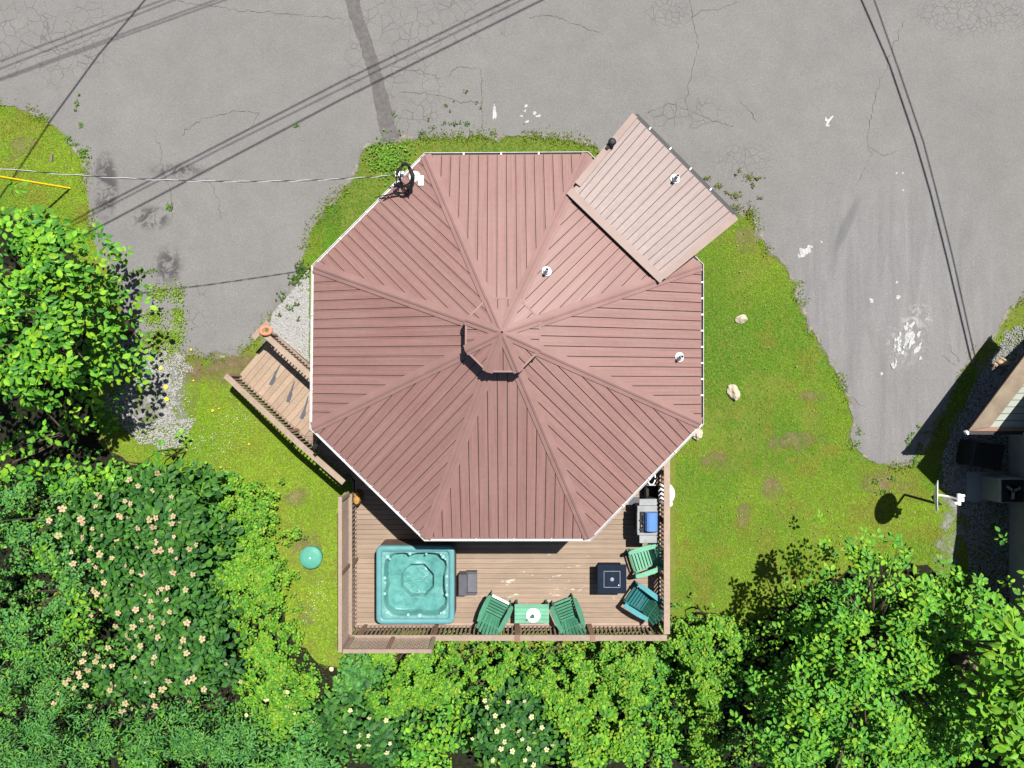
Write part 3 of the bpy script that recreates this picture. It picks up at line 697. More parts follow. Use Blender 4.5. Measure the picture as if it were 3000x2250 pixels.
# roof vents, mast, floodlight
def vent(px, py, face_n, base, r=0.065, flange=0.115, hgt=0.32):
    b = MB(); q = face_n.to_track_quat('Z', 'Y').to_matrix()
    ring = [base+q @ Vector((math.cos(a)*flange, math.sin(a)*flange, 0.03)) for a in [2*math.pi*k/20 for k in range(20)]]
    b.prism(ring, face_n*0.02); b.lathe([(r+0.035, 0), (r+0.01, 0.1), (r*0.7, 0.13)], base+face_n*0.02, 16)
    vo = b.build('vent_flange', M['white'], house)
    p = MB(); p.lathe([(r*0.62, 0.1), (r*0.62, hgt), (r*0.45, hgt), (r*0.45, hgt-0.12), (0.001, hgt-0.12)], base, 16); p.build('vent_pipe', M['palewire'], vo)
vent(0, 0, FACES[1].n, FACES[1].hit(1600, 797)+FACES[1].n*.02)
vent(0, 0, FACES[2].n, FACES[2].hit(1988, 1046)+FACES[2].n*.02)
_o = Vector((0, 0, H)); _d = P(1976, 526, 0)-_o; pv = _o+_d*((F1-_o).dot(nrm)/_d.dot(nrm))
vent(0, 0, nrm, pv+nrm*0.02)
_d = P(1790, 424, 0)-_o; lv = _o+_d*((F1-_o).dot(nrm)/_d.dot(nrm))
mb = MB(); mb.lathe([(0.03, 0.02), (0.05, 0.1), (0.085, 0.12), (0.1, 0.2), (0.06, 0.24), (0.02, 0.25)], lv, 14); mb.bar(lv+Vector((-.13, -.14, .09)), lv+Vector((0, 0, .14)), 0.08, 0.09)
mb.build('flood_light', M['black'], house)

NWf = FACES[7]; mb0 = NWf.hit(1216, 520); mt = mb0+Vector((-0.05, 0.05, 0.75))
mb = MB(); mb.tube([mb0-Vector((0, 0, .2)), mb0+Vector((-.02, .02, .5)), mt, mt+Vector((-.06, .03, .06)), mt+Vector((-.14, .02, .02))], [.032, .032, .032, .045, .05], 10)
mast = mb.build('service_mast', M['black'], house)
mb = MB(); mb.lathe([(0.15, 0.0), (0.13, 0.03), (0.05, 0.1)], mb0+NWf.n*0.03, 12); mb.build('mast_flange', M['white'], mast)
mb = MB(); c = NWf.hit(1236, 533)+NWf.n*.06; mb.box(c, (0.13, 0.24, 0.05)); mb.build('junction_box', M['white'], house)
mb = MB(); c = P(1171, 511, 3.55); mb.box(c, (0.2, 0.12, 0.1)); mb.build('service_clamp', M['white'], mast)
mb = MB()
e0 = mt+Vector((-.14, .02, .02))
for k in range(5):
    rr = random.Random(k); q = NWf.hit(1196+rr.uniform(-8, 8), 572+rr.uniform(-10, 10))+NWf.n*.1
    mb.tube([e0, e0.lerp(q, .3)+Vector((rr.uniform(-.25, .02), rr.uniform(-.1, .1), .12)), e0.lerp(q, .75)+Vector((rr.uniform(-.2, .1), rr.uniform(-.12, .05), .05)), q], 0.014, 6)
q = NWf.hit(1196, 572)+NWf.n*.1; mb.tube([mt-Vector((0, 0, .1)), mt.lerp(q, .35)+Vector((.12, -.02, .0)), mt.lerp(q, .7)+Vector((.12, 0, .03)), q], [.04, .05, .05, .06], 8)
for k in range(3):
    ex = NWf.hit(1100+k*12, 580+k*5)+NWf.n*.03; mb.tube([q, q.lerp(ex, .5)+Vector((0, .05*k, .10)), ex], 0.012, 6)
mb.build('service_cable', M['wire'], mast)
# downspout at the west corner
mb = MB(); c0 = E[6]+Vector((0.05, -0.1, -0.12)); wc = Vector((cen.x+(E[6].x-cen.x)*.9, cen.y+(E[6].y-cen.y)*.9, 0))
mb.bar(c0, Vector((wc.x-.02, wc.y-.02, 2.7)), 0.09, 0.07); mb.bar(Vector((wc.x-.02, wc.y-.02, 2.7)), Vector((wc.x-.02, wc.y-.02, .3)), 0.09, 0.07, Vector((1, 0, 0)))
mb.bar(P(920, 1312, 2.2), P(955, 1270, 2.6), 0.1, 0.08)
mb.build('downspout', M['darkmetal'], house)

# ------------------------------------------------------------------ deck, ramp
U0 = P(702, 1102, 0); U1 = P(1031, 1400, ZD); ru = Vector((U1.x-U0.x, U1.y-U0.y, 0)); RL = ru.length; ru.normalize(); rn = Vector((-ru.y, ru.x, 0))
if rn.y < 0: rn = -rn
RW = 1.62; RT = RL*0.60; RZ0 = 0.10
def rz(t): return RZ0+(ZD-RZ0)*min(1, t/RT)
def rp(t, w_, dz=0.0): return Vector((U0.x, U0.y, 0))+ru*t+rn*w_+Vector((0, 0, rz(t)+dz))
ramp = thing('entry_ramp', 'sloping wooden ramp of wide tan boards climbing to the deck', 'ramp', tuple(rp(0, RW/2, -RZ0)))
nb = 14
for k in range(nb):
    t0, t1 = RT*k/nb+0.004, RT*(k+1)/nb-0.004
    mb = MB(); mb.prism([rp(t0, -.02), rp(t1, -.02), rp(t1, RW+.02), rp(t0, RW+.02)], (0, 0, .035)); mb.build('board', M['ramp'], ramp)
mb = MB()
for w_ in (0.0, RW): mb.bar(rp(0, w_, -.12), rp(RT, w_, -.12), 0.05, 0.16)
mb.build('stringer', M['brownpost'], ramp)
for k, (a, b, c, d) in enumerate([((818, 1068), (803, 1100), (795, 1130), (790, 1128)), ((864, 1116), (855, 1148), (850, 1180), (842, 1178)), ((907, 1160), (898, 1200), (893, 1228), (886, 1224))]):
    # grey paddle-shaped shadows laid on the boards as flat colour
    def on(x, y):
        q = P(x, y, .3); t_ = (Vector((q.x, q.y, 0))-Vector((U0.x, U0.y, 0))).dot(ru); return Vector((q.x, q.y, rz(t_)+.004))
    hx, hy = (b[0]-a[0]), (b[1]-a[1])
    neck = [(a[0]-1, a[1]), (a[0]+2, a[1]), (b[0]+3, b[1]), (b[0]+4, b[1]+10), (c[0]+1, c[1]+0), (c[0]-10, c[1]-4), (b[0]-8, b[1]+8), (b[0]-2, b[1]-6)]
    mb = MB(); mb.flat([on(*p) for p in neck]); mb.build('paddle_shadow', M['slate'], ramp)

deck = thing('wooden_deck', 'tan painted wooden deck with long boards wrapping behind the house', 'deck', tuple(P(1500, 1700, 0)))
DW, DE, DN, DS = 1040, 1937, 1150, 1838
dk = (H-ZD)/F; row = 0.14/dk; y = DS; k = 0
SWf = FACES[5]
while y-row > DN:
    y1, y0 = y-0.45, y-row+0.45; ym = (y0+y1)/2
    def xstart(yy):
        if yy > 1400: return DW
        t_ = RT; e = rp(t_, 0); d = rn
        L_ = 1500+(U1.x+(-(yy-1125)*dk-U1.y)*(ru.x/ru.y))/dk
        q = e+d*(((-(yy-1125)*dk)-e.y)/d.y); return max(L_, 1500+q.x/dk+1)
    xe = DE if ym > 1310 else min(DE, 1500+(inset(.885, 0)[6].x)/dk+(ym-1150)*1.0+60)
    xs0, xs1 = xstart(y0), xstart(y1)
    if xe-max(xs0, xs1) > 20:
        mb = MB(); mb.prism([P(xs1, y1, ZD), P(xe, y1, ZD), P(xe, y0, ZD), P(xs0, y0, ZD)], (0, 0, .035)); mb.build('board', M['board'], deck)
    y -= row; k += 1
mb = MB()
zf = ZD-0.15
cor = [P(1031, 1402, zf), P(DW-3, 1412, zf), P(DW-3, DS+3, zf), P(DE+3, DS+3, zf), P(DE+3, 1320, zf)]
cor = [rp(RT, 0, -.15)]+cor[0:]
for a, b in zip(cor[:-1], cor[1:]): mb.bar(a, b, 0.04, 0.23)
mb.build('rim_joist', M['brownpost'], deck)
mb = MB()
for yy in range(1340, 1840, 48): mb.bar(P(DW+4, yy, ZD-.14), P(DE-4, yy, ZD-.14), 0.05, 0.18)
mb.build('joist', M['rust'], deck)
for x, y in ((1046, 1830), (1260, 1830), (1500, 1830), (1720, 1830), (1928, 1830), (1928, 1600), (1928, 1400), (1046, 1620), (1046, 1430)):
    q = P(x, y, 0); mb = MB(); mb.box((q.x*(H-ZD)/H, q.y*(H-ZD)/H, .18), (.12, .12, .36)); mb.build('footing_post', M['brownpost'], deck)
mb = MB(); mb.prism([P(1046, 1828+6, ZD+.02), P(DE-6, 1828+6, ZD+.02), P(DE-6, 1828-4, ZD+.02), P(1046, 1828-4, ZD+.02)], (0, 0, .018)); mb.build('border_board', M['rail'], deck)

def railing(name, label, pts, hgt, railw, spacing, posts, out=None, lat=None, hidden=()):
    """pts: floor-level world points along the rail; posts: fractions per segment"""
    rt = thing(name, label, 'railing', tuple(pts[0]))
    for si, (a, b) in enumerate(zip(pts[:-1], pts[1:])):
        up = Vector((0, 0, 1)); d = b-a; ln = d.length; dn = d.normalized()
        mb = MB(); mb.bar(a+up*(hgt-.02), b+up*(hgt-.02), railw, 0.04); mb.build('top_rail', M['rail'], rt)
        for z_, t_ in ((hgt-.085, .085), (.07, .06)):
            mb = MB(); mb.bar(a+up*z_, b+up*z_, 0.04, t_); mb.build('cross_rail', M['rail'], rt)
        n = int(ln/spacing); bal = MB(); hb = hgt-0.17; bal.box((0, 0, 0), (.038, .038, hb))
        me = None
        for k in range(n):
            q = a.lerp(b, (k+0.5)/n)+up*(0.03+hb/2)
            if me is None:
                o = bal.build('baluster', M['rail'], rt); me = o.data
            else: o = link('baluster', me, rt)
            o.location = q; o.rotation_euler = (0, 0, math.atan2(d.y, d.x))
        for t_ in posts[si]:
            q = a.lerp(b, t_); mb = MB(); ph = hgt-.041
            mb.box(q+up*(ph/2), (.1, .1, ph), Matrix.Rotation(math.atan2(d.y, d.x), 3, 'Z')); mb.build('post', M['brownpost'], rt)
    return rt
def D(x, y, z=ZD): return P(x, y, z)
south_rail = railing('deck_railing', 'tan deck railing along the shrub side behind the chairs', [D(1046, 1833), D(1932, 1833)], 0.95, 0.155, 0.118, [(0.03, 0.265, 0.528, 0.765, 0.985)])
east_rail = railing('deck_railing', 'tan deck railing beside the lawn, next to the grill', [D(1932, 1822), D(1932, 1330)], 0.95, 0.165, 0.118, [(0.02, 0.3, 0.62, 0.9)])
west_rail = railing('deck_railing', 'tan deck railing with lattice screen beside the hot tub', [D(1044.5, 1826), D(1044.5, 1432)], 0.95, 0.19, 0.118, [(0.48, 0.97)])
ramp_out = railing('ramp_railing', 'ramp railing on the lawn side, running down to the deck corner', [rp(0.02, 0.02), rp(RT, 0.02), Vector((U1.x, U1.y, ZD))], 0.95, 0.155, 0.118, [(0.01, 0.9), (0.96,)])
ramp_in = railing('ramp_railing', 'short ramp railing on the white gravel side with orange ring', [rp(0.05, RW-.02), rp(RT*0.98, RW-.02)], 0.95, 0.155, 0.118, [(0.02, 0.98)])
# darker sleeves over two posts of the south rail
for fx in (1515, 1725):
    a = P(fx, 1833, ZD); mb = MB(); mb.box(a+Vector((0, -0.01, .46)), (.14, .155, 1.02)); mb.build('post_sleeve', M['brownpost'], south_rail)
# privacy lattice above the rail in the tub corner
def lattice(rt, a, b, z0, z1, mat):
    up = Vector((0, 0, 1)); a = Vector((a.x, a.y, z0)); d = Vector((b.x, b.y, z0))-a; ln = d.length; d.normalize(); hh = z1-z0
    mb = MB(); st = 0.12; nn = d.cross(up)
    for sgn in (1, -1):
        k = -int(hh/st)
        while k*st < ln:
            p0, p1 = k*st, k*st+hh; q0, q1 = 0.0, hh
            if p0 < 0: q0 = -p0; p0 = 0
            if p1 > ln: q1 = hh-(p1-ln); p1 = ln
            if p1-p0 > 0.03:
                if sgn > 0: s_, e_ = a+d*p0+up*q0, a+d*p1+up*q1
                else: s_, e_ = a+d*p0+up*(hh-q0), a+d*p1+up*(hh-q1)
                mb.bar(s_+nn*(.006*sgn), e_+nn*(.006*sgn), 0.011, 0.026, nn.cross(e_-s_).normalized())
            k += 1
    tag(mb.build('lattice_panel', mat, rt), kind='stuff')
    mb = MB(); mb.bar(a+up*(hh+.02), a+d*ln+up*(hh+.02), 0.1, 0.04); mb.bar(a+up*(hh-.04), a+d*ln+up*(hh-.04), 0.045, 0.07); mb.build('lattice_rail', M['rail'], rt)
    for t_ in (0.02, 0.5, 0.98):
        q = a+d*(ln*t_); mb = MB(); mb.box(q+up*(hh/2), (.09, .09, hh)); mb.build('lattice_post', M['brownpost'] if t_ == .5 else M['rail'], rt)
lattice(west_rail, D(1044.5, 1836), D(1044.5, 1424), ZD+.955, 2.38, M['rail'])
lattice(south_rail, D(1052, 1833), D(1287, 1833), ZD+.955, 2.38, M['rail'])

# ------------------------------------------------------------------ hot tub
TC = P(1216, 1715, ZD+.9); TC.z = ZD; TW = 2.14; TH = 0.9
tub = thing('hot_tub', 'square teal hot tub full of water in the deck corner', 'hot tub', tuple(TC))
def rsq(w_, r, z, n=7):
    pts = []
    for cx, cy, a0 in ((1, 1, 0), (-1, 1, 90), (-1, -1, 180), (1, -1, 270)):
        for k in range(n):
            a = math.radians(a0+90*k/(n-1)); pts.append(Vector((TC.x+cx*(w_/2-r)+math.cos(a)*r, TC.y+cy*(w_/2-r)+math.sin(a)*r, z)))
    return pts
zt = ZD+TH
rings = [rsq(TW*.985, .14, ZD+.02), rsq(TW*.985, .14, zt-.13)]
mb = MB(); n = 28; mb.add(rings[0]+rings[1], [(i, (i+1) % n, n+(i+1) % n, n+i) for i in range(n)]); mb.build('cabinet', M['cabinet'], tub)
rings = [rsq(TW, .16, zt-.14), rsq(TW, .16, zt-.05), rsq(TW-.03, .15, zt-.012), rsq(TW-.08, .13, zt), rsq(TW-.26, .1, zt), rsq(TW-.29, .09, zt-.02), rsq(TW-.30, .08, zt-.06)]
mb = MB(); vs = sum(rings, []); mb.add(vs, [(j*n+i, j*n+(i+1) % n, (j+1)*n+(i+1) % n, (j+1)*n+i) for j in range(len(rings)-1) for i in range(n)])
mb.build('rim', M['tubrim'], tub, smooth=True)
# moulded shell as a height field
N = 150; ax = np.linspace(-.93, .93, N); X, Y = np.meshgrid(ax, ax)
def sst(e0, e1, x): t_ = np.clip((x-e0)/(e1-e0), 0, 1); return t_*t_*(3-2*t_)
ang = np.arctan2(Y, X); rad = np.hypot(X, Y)
wav = 0.80+0.035*np.cos(4*ang)*0+0.03*np.cos(8*ang)
sq = (np.abs(X)**5+np.abs(Y)**5)**(1/5)
sq = np.maximum(sq, (np.abs(X)+np.abs(Y))/1.70)
bul = 0.05*np.exp(-((Y+.05)/.14)**2)*(X < 0)+0.07*np.exp(-((Y-.05)/.34)**4)*(X > 0)+0.05*np.exp(-((X+.12)/.12)**2)*(Y > 0)+0.03*np.exp(-((X-.1)/.12)**2)*(Y < 0)
wallm = sst(.885, .80, sq+bul)
octd = np.maximum.reduce([np.abs((X+.0)*math.cos(a)+(Y-.0)*math.sin(a)) for a in (0, math.pi/4, math.pi/2, 3*math.pi/4)])
foot = sst(.465, .425, octd)
Z = -0.075-0.36*wallm-0.04*wallm*np.cos(4*ang+.6)*sst(.38, .6, rad)-0.3*foot
Z -= 0.05*wallm*np.exp(-((X-.35)**2+(Y-.42)**2)/.03)+0.05*wallm*np.exp(-((X+.42)**2+(Y+.38)**2)/.04)+.05*wallm*np.exp(-((X-.25)**2+(Y+.5)**2)/.05)
Z += 0.006*foot*np.sin(X*62+np.sin(Y*31)*2)*np.sin(Y*66+np.sin(X*27)*2)
Z += 0.01*(1-wallm)*(vnoise(X+9, Y+9, 16, 5)-.5)
V = np.stack([X+TC.x, Y+TC.y, Z+zt], -1).reshape(-1, 3)
idx = np.arange(N*N).reshape(N, N); q00, q10, q11, q01 = idx[:-1, :-1].ravel(), idx[:-1, 1:].ravel(), idx[1:, 1:].ravel(), idx[1:, :-1].ravel()
fast_mesh('shell', V, np.concatenate([np.stack([q00, q10, q11], 1), np.stack([q00, q11, q01], 1)]), M['tub'], tub, smooth=True)
wp = rsq(TW-.305, .08, zt-.135); mb = MB(); mb.add(wp, [tuple(range(n))]); mb.build('water', M['water'], tub)
for x, y, r in ((.86, .22, .045), (.86, -.28, .045), (.86, -.02, .03), (-.84, -.25, .04), (-.84, .18, .04), (-.83, .05, .03), (.12, -.85, .055), (-.2, -.83, .04), (-.15, .84, .04), (.3, .84, .03),
                (.76, .76, .05), (.70, .82, .03), (.82, .70, .03), (-.76, .76, .05), (-.70, .70, .03), (.78, -.76, .05), (.70, -.78, .03), (-.76, -.76, .05), (-.3, .05, .03), (.0, -.34, .03)):
    mb = MB(); zz = zt-.075 if max(abs(x), abs(y)) > .6 else zt-.7
    mb.lathe([(r, -.01), (r, .012), (r*.75, .02), (r*.6, .008), (.001, .004)], (TC.x+x, TC.y+y, zz), 14); mb.build('jet', M['jet'], tub, smooth=False)

st = thing('spa_step', 'dark slate plastic step against the hot tub side', 'step', tuple(P(1358, 1704, ZD)))
s0 = P(1372, 1703, ZD)
mb = MB(); mb.box((s0.x-.13, s0.y, ZD+.2), (.24, .6, .38)); mb.build('upper_step', M['slate'], st, bevel=.012)
mb = MB(); mb.box((s0.x+.12, s0.y, ZD+.1), (.27, .53, .19)); mb.build('lower_step', M['slate2'], st, bevel=.012)
for sy in (-1, 1):
    mb = MB(); mb.box((s0.x+.1, s0.y+sy*.3, ZD+.11), (.31, .05, .22)); mb.build('side_panel', M['slate'], st, bevel=.008)

# ------------------------------------------------------------------ adirondack chairs
def make_chair(seat_m, back_m, arm_m, label, slats=7):
    t = thing('garden_chair', label, 'chair', (0, 0, 0), 'green garden chairs on the deck', local=True)
    for k in range(slats):        # seat slats, front to rear
        f = k/(slats-1); y = .36-f*.54; z = .40-f*.14-(.05 if k == 0 else 0)
        mb = MB(); mb.box((0, y, z), (.52, .068, .022), Matrix.Rotation(math.radians(15 if k else -35), 3, 'X')); mb.build('seat_slat', seat_m, t, bevel=.006)
    nbk = 7
    for k in range(nbk):          # fanned back slats with a rounded crown
        u = (k-(nbk-1)/2)/((nbk-1)/2); ln = .80-.15*u*u
        b0 = Vector((u*.215, -.17, .22)); b1 = b0+Vector((u*.085, -math.sin(math.radians(27+3*u*u))*ln, math.cos(math.radians(27))*ln))
        mb = MB(); mb.bar(b0, b1, .076, .02, Vector((u*-.25, 1, .45)).normalized())
        mb.build('back_slat', back_m, t, bevel=.006)
    for s_ in (-1, 1):
        mb = MB(); pr = [(.255, -.42), (.36, -.40), (.405, -.15), (.415, .15), (.395, .36), (.35, .41), (.29, .39), (.275, .1)]
        pr = [(s_*x, y, .585) for x, y in pr]; mb.prism([Vector(q) for q in pr], (0, 0, .026)); mb.build('armrest', arm_m, t, bevel=.006)
        mb = MB(); mb.box((s_*.30, .33, .28), (.03, .12, .56)); mb.build('leg', arm_m, t, bevel=.004)
        mb = MB(); mb.bar((s_*.272, .36, .34), (s_*.272, -.62, .05), .028, .12); mb.build('leg', seat_m, t, bevel=.004)
        mb = MB(); mb.bar((s_*.30, -.36, .56), (s_*.30, -.40, .14), .028, .08, Vector((0, 1, 0))); mb.build('arm_brace', seat_m, t)
    mb = MB(); mb.box((0, -.335, .52), (.58, .03, .08)); mb.build('back_rail', back_m, t)
    return t
def place(t, px, py, dx, dy):
    q = P(px, py, ZD+.45); t.location = (q.x, q.y, ZD); t.rotation_euler = (0, 0, math.atan2(-dy, dx)-math.pi/2)
c1 = make_chair(M['green'], M['green'], M['green'], 'green slatted garden chair on the step side of the table')
fs = [c for c in kids(c1) if c.name.startswith('seat_slat')][0]; fs.data.materials[0] = M['white']; fs['label'] = 'front edge slat coloured white for sun glare'  # sun glare on the front slat is painted in white
place(c1, 1450, 1794, 150, -305)
c2 = make_chair(M['green'], M['green'], M['green'], 'green slatted garden chair between small table and fire table'); place(c2, 1663, 1800, -120, -310)
c3 = make_chair(M['mint'], M['dkgreen'], M['mint'], 'pale mint garden chair with back coloured dark for shade beside the grill'); place(c3, 1890, 1640, -240, 75)  # dark green on the back slats paints in their shadow
c4 = make_chair(M['teal'], M['dkgreen'], M['tealarm'], 'teal garden chair in the deck corner'); place(c4, 1882, 1762, -220, -150)

tb = thing('side_table', 'small green plank table between two green chairs', 'table', tuple(P(1558, 1800, ZD)))
c = P(1558, 1798, ZD+.46)
for k in range(5):
    mb = MB(); mb.box((c.x, c.y+(k-2)*.107, ZD+.455), (.96, .102, .024)); mb.build('plank', M['mint'] if False else M['mintg'] if 'mintg' in M else M['mint'], tb, bevel=.004)
for sx in (-1, 1):
    for sy in (-1, 1):
        mb = MB(); mb.box((c.x+sx*.42, c.y+sy*.23, ZD+.222), (.06, .05, .44)); mb.build('leg', M['green'], tb)
    mb = MB(); mb.box((c.x+sx*.43, c.y+.285, ZD+.42), (.06, .05, .05)); mb.build('bracket', M['black'], tb)
pl_ = thing('plate', 'round white plate lying on the small green table', 'plate', tuple(P(1562, 1802, ZD+.468)))
mb = MB(); pc = P(1562, 1802, ZD+.468); mb.lathe([(.12, 0), (.13, .004), (.19, .02), (.2, .026), (.19, .024), (.13, .009), (.001, .008)], pc, 32); mb.build('dish', M['white'], pl_, smooth=True)
ld = thing('glass_candle_cup', 'small green candle cup with a long stick on the plate', 'candle', tuple(pc+Vector((-.02, -.02, .01))))
mb = MB(); mb.lathe([(.035, .009), (.05, .02), (.05, .1), (.04, .1), (.038, .04), (.001, .04)], pc+Vector((-.015, -.015, 0)), 18); mb.build('cup', M['green'], ld)
mb = MB(); mb.tube([pc+Vector((-.015, -.015, .06)), pc+Vector((-.2, -.13, .09))], .008, 6); mb.tube([pc+Vector((-.01, 0, .05)), pc+Vector((-.012, .1, .22))], .006, 6); mb.build('stick', M['darkmetal'], ld)

ft = thing('fire_table', 'square navy fire table with a burner lid inset on top', 'table', tuple(P(1793, 1697, ZD)))
c = P(1793, 1697, ZD+.6)
mb = MB(); mb.box((c.x, c.y, ZD+.27), (.62, .62, .54)); mb.build('base', M['navy'], ft)
mb = MB(); mb.box((c.x, c.y, ZD+.58), (.80, .80, .04)); mb.build('tabletop', M['navy'], ft, bevel=.005)
mb = MB(); o = .222
for a, b in (((-o, -o), (o, -o)), ((o, -o), (o, o)), ((o, o), (-o, o)), ((-o, o), (-o, -o))):
    mb.bar((c.x+a[0], c.y+a[1], ZD+.604), (c.x+b[0], c.y+b[1], ZD+.604), .012, .012)
mb.build('lid_frame', M['silver'], ft)
mb = MB(); mb.box((c.x, c.y, ZD+.607), (.42, .42, .012)); mb.build('burner_lid', M['navy2'], ft)
mb = MB(); mb.lathe([(.055, .613), (.052, .63), (.03, .64), (.001, .641)], (c.x, c.y, ZD), 20); mb.build('handle', M['silver'], ft, smooth=False)
mb = MB(); mb.lathe([(.014, .613), (.014, .63), (.001, .632)], (c.x+.18, c.y-.16, ZD), 10); mb.build('igniter_knob', M['white'], ft)

# ------------------------------------------------------------------ grill
g0 = P(1897, 1525, ZD+.9)
gr = thing('gas_grill', 'gas grill with bright blue lid and grey side shelves', 'grill', (g0.x, g0.y, ZD))
def gb(name, x0, x1, y0, y1, z0, z1, mat, bev=.006, par=None):
    a, b = P(x0, y0, z1), P(x1, y1, z1); mb = MB(); mb.box(((a.x+b.x)/2, (a.y+b.y)/2, (z0+z1)/2), (abs(a.x-b.x), abs(a.y-b.y), z1-z0)); return mb.build(name, mat, par or gr, bevel=bev)
z = ZD
gb('cabinet', 1872, 1920, 1486, 1563, z+.1, z+.80, M['black'])
gb('firebox', 1876, 1924, 1500, 1560, z+.80, z+.96, M['black'])
gb('cook_top', 1867.5, 1925.5, 1482, 1503, z+.86, z+.90, M['silver']); gb('cook_top', 1867.5, 1925.5, 1560, 1567.5, z+.86, z+.90, M['silver'])
gb('control_panel', 1867, 1874, 1501, 1562, z+.80, z+.92, M['silver'])
gb('side_shelf', 1873, 1924.5, 1462, 1481, z+.85, z+.885, M['silver']); gb('side_shelf', 1873.5, 1924.5, 1568.5, 1591, z+.85, z+.885, M['silver'])
la, lb = P(1890, 1503, z+1.12), P(1930, 1557, z+1.12); mb = MB(); prof = []
for k in range(9):
    a = math.pi*k/8; prof.append((math.cos(a), math.sin(a)))
cx, wx = (la.x+lb.x)/2, abs(lb.x-la.x)/2
vs = []
for yy in (la.y, lb.y): vs += [Vector((cx+wx*c_, yy, z+.95+.2*min(1, s_*1.25))) for c_, s_ in prof]
mb.add(vs, [(k, k+1, 9+k+1, 9+k) for k in range(8)]+[tuple(range(9)), tuple(range(9, 18))]); lid_o = mb.build('lid', M['blue'], gr)
mb = MB(); mb.tube([Vector((cx-wx-.03, la.y-.08, z+1.03)), Vector((cx-wx-.03, lb.y+.08, z+1.03))], .012, 8); mb.build('lid_handle', M['darkmetal'], lid_o)
for k in range(5):
    yk = 1508+k*11; a = P(1869, yk, z+.86); mb = MB(); mb.tube([a, a+Vector((-.05, 0, 0))], .022, 10); mb.build('knob', M['black'], gr)
rr = random.Random(5)
for k in range(9):
    a = P(1880+rr.uniform(-3, 6), 1508+k*5.4, z+.965); mb = MB(); mb.box(a, (.05+.03*rr.random(), .03, .02)); mb.build('grate_bar', M['grey'] if k in (4, 6) else M['darkmetal'], gr)
for x, y in ((1875, 1492), (1917, 1492), (1875, 1558), (1917, 1558)):
    a = P(x, y, z+.05); mb = MB(); mb.tube([a+Vector((0, -.02, 0)), a+Vector((0, .02, 0))], .05, 12); mb.build('wheel', M['black'], gr)

mat_o = MB(); mat_o.prism([P(1843, 1456, z+.012), P(1893, 1456, z+.012), P(1893, 1481, z+.012), P(1843, 1481, z+.012)], (0, 0, .01))
tag(mat_o.build('floor_mat', M['slate']), 'grey floor mat sticking out beside the grill', 'mat')
bx = thing('storage_bin', 'black open storage bin on the house side of the grill', 'bin', tuple(P(1911, 1440, z)))
a, b = P(1895, 1421, z+.45), P(1928, 1460, z+.45)
mb = MB(); cx, cy, sx, sy = (a.x+b.x)/2, (a.y+b.y)/2, abs(b.x-a.x), abs(a.y-b.y)
for dx, dy, ww, dd in ((-1, 0, .02, sy), (1, 0, .02, sy), (0, -1, sx, .02), (0, 1, sx, .02)): mb.box((cx+dx*sx/2, cy+dy*sy/2, z+.225), (ww, dd, .45))
mb.box((cx, cy, z+.03), (sx-.02, sy-.02, .04)); mb.build('body', M['black'], bx)
mb = MB(); mb.bar((cx-sx/2, cy+sy/2+.0, z+.462), (cx+sx/2, cy+sy/2, z+.462), .025, .02); mb.build('rim_bar', M['grey'], bx)
hs = MB()
pts = []
for k in range(26):
    a = k/25*math.pi*1.9; q = P(1910, 1400, z+.9); pts.append(q+Vector((.10*math.cos(a), .2*math.sin(a), -.1+.05*math.cos(a))))
hs.tube(pts, .016, 8); tag(hs.build('garden_hose', M['white']), 'pale hose loop hanging below the gutter near the grill', 'hose')

# white tank outside the east rail, wooden barrel, orange ring
tk = thing('propane_tank', 'white round-ended tank lying on the lawn beside the railing', 'tank', tuple(P(1950, 1450, 0)))
q = P(1949, 1446, .55); mb = MB(); mb.lathe([(.001, .26), (.14, .25), (.22, .19), (.26, .08), (.27, 0), (.26, -.3), (.2, -.4), (.001, -.42)], q, 28, 1.0, 1.15); mb.build('tank_body', M['white'], tk, smooth=True)
q2 = P(1960, 1475, .62); mb = MB(); mb.lathe([(.09, -.5), (.1, 0), (.09, .06), (.05, .08), (.001, .085)], q2, 18); mb.build('valve_collar', M['white'], tk, smooth=True)
bq = P(1037, 1462, ZD+.35); br = thing('wooden_barrel', 'varnished wooden barrel tucked against the lattice screen', 'barrel', tuple(P(1055, 1452, ZD)))
bq = P(1056, 1452, ZD)
mb = MB(); mb.lathe([(.11, 0), (.14, .15), (.15, .3), (.14, .42), (.12, .5), (.1, .5), (.1, .44), (.001, .44)], bq, 16, .72, 1.35); mb.build('staves', M['amber'], br)
for zz in (.12, .4):
    mb = MB(); mb.lathe([(.15, zz), (.153, zz+.03), (.148, zz+.03), (.145, zz)], bq, 16, .72, 1.35); mb.build('hoop', M['darkmetal'], br)
rg = thing('swim_ring', 'salmon orange ring resting on the ramp rail end', 'ring', tuple(rp(0.05, RW, .95)))
rc = rp(0.02, RW-.02, 0.985)+Vector((.12, .04, .03)); pts = []
mb = MB(); nT = 24; nS = 10; vs = []
tilt = Matrix.Rotation(math.radians(-20), 3, 'X')
for i in range(nT):
    a = 2*math.pi*i/nT
    for j in range(nS):
        b = 2*math.pi*j/nS; r_ = .14+.055*math.cos(b); vs.append(rc+tilt @ Vector((r_*math.cos(a), r_*.8*math.sin(a), .055*math.sin(b))))
mb.add(vs, [(i*nS+j, ((i+1) % nT)*nS+j, ((i+1) % nT)*nS+(j+1) % nS, i*nS+(j+1) % nS) for i in range(nT) for j in range(nS)]); mb.build('ring_tube', M['salmon'], rg, smooth=True)
mb = MB(); mb.bar(rp(-.06, RW-.3, .985), rp(-.02, RW+.32, .985), .16, .03); mb.build('rail_end_board', M['rail'], ramp_in)

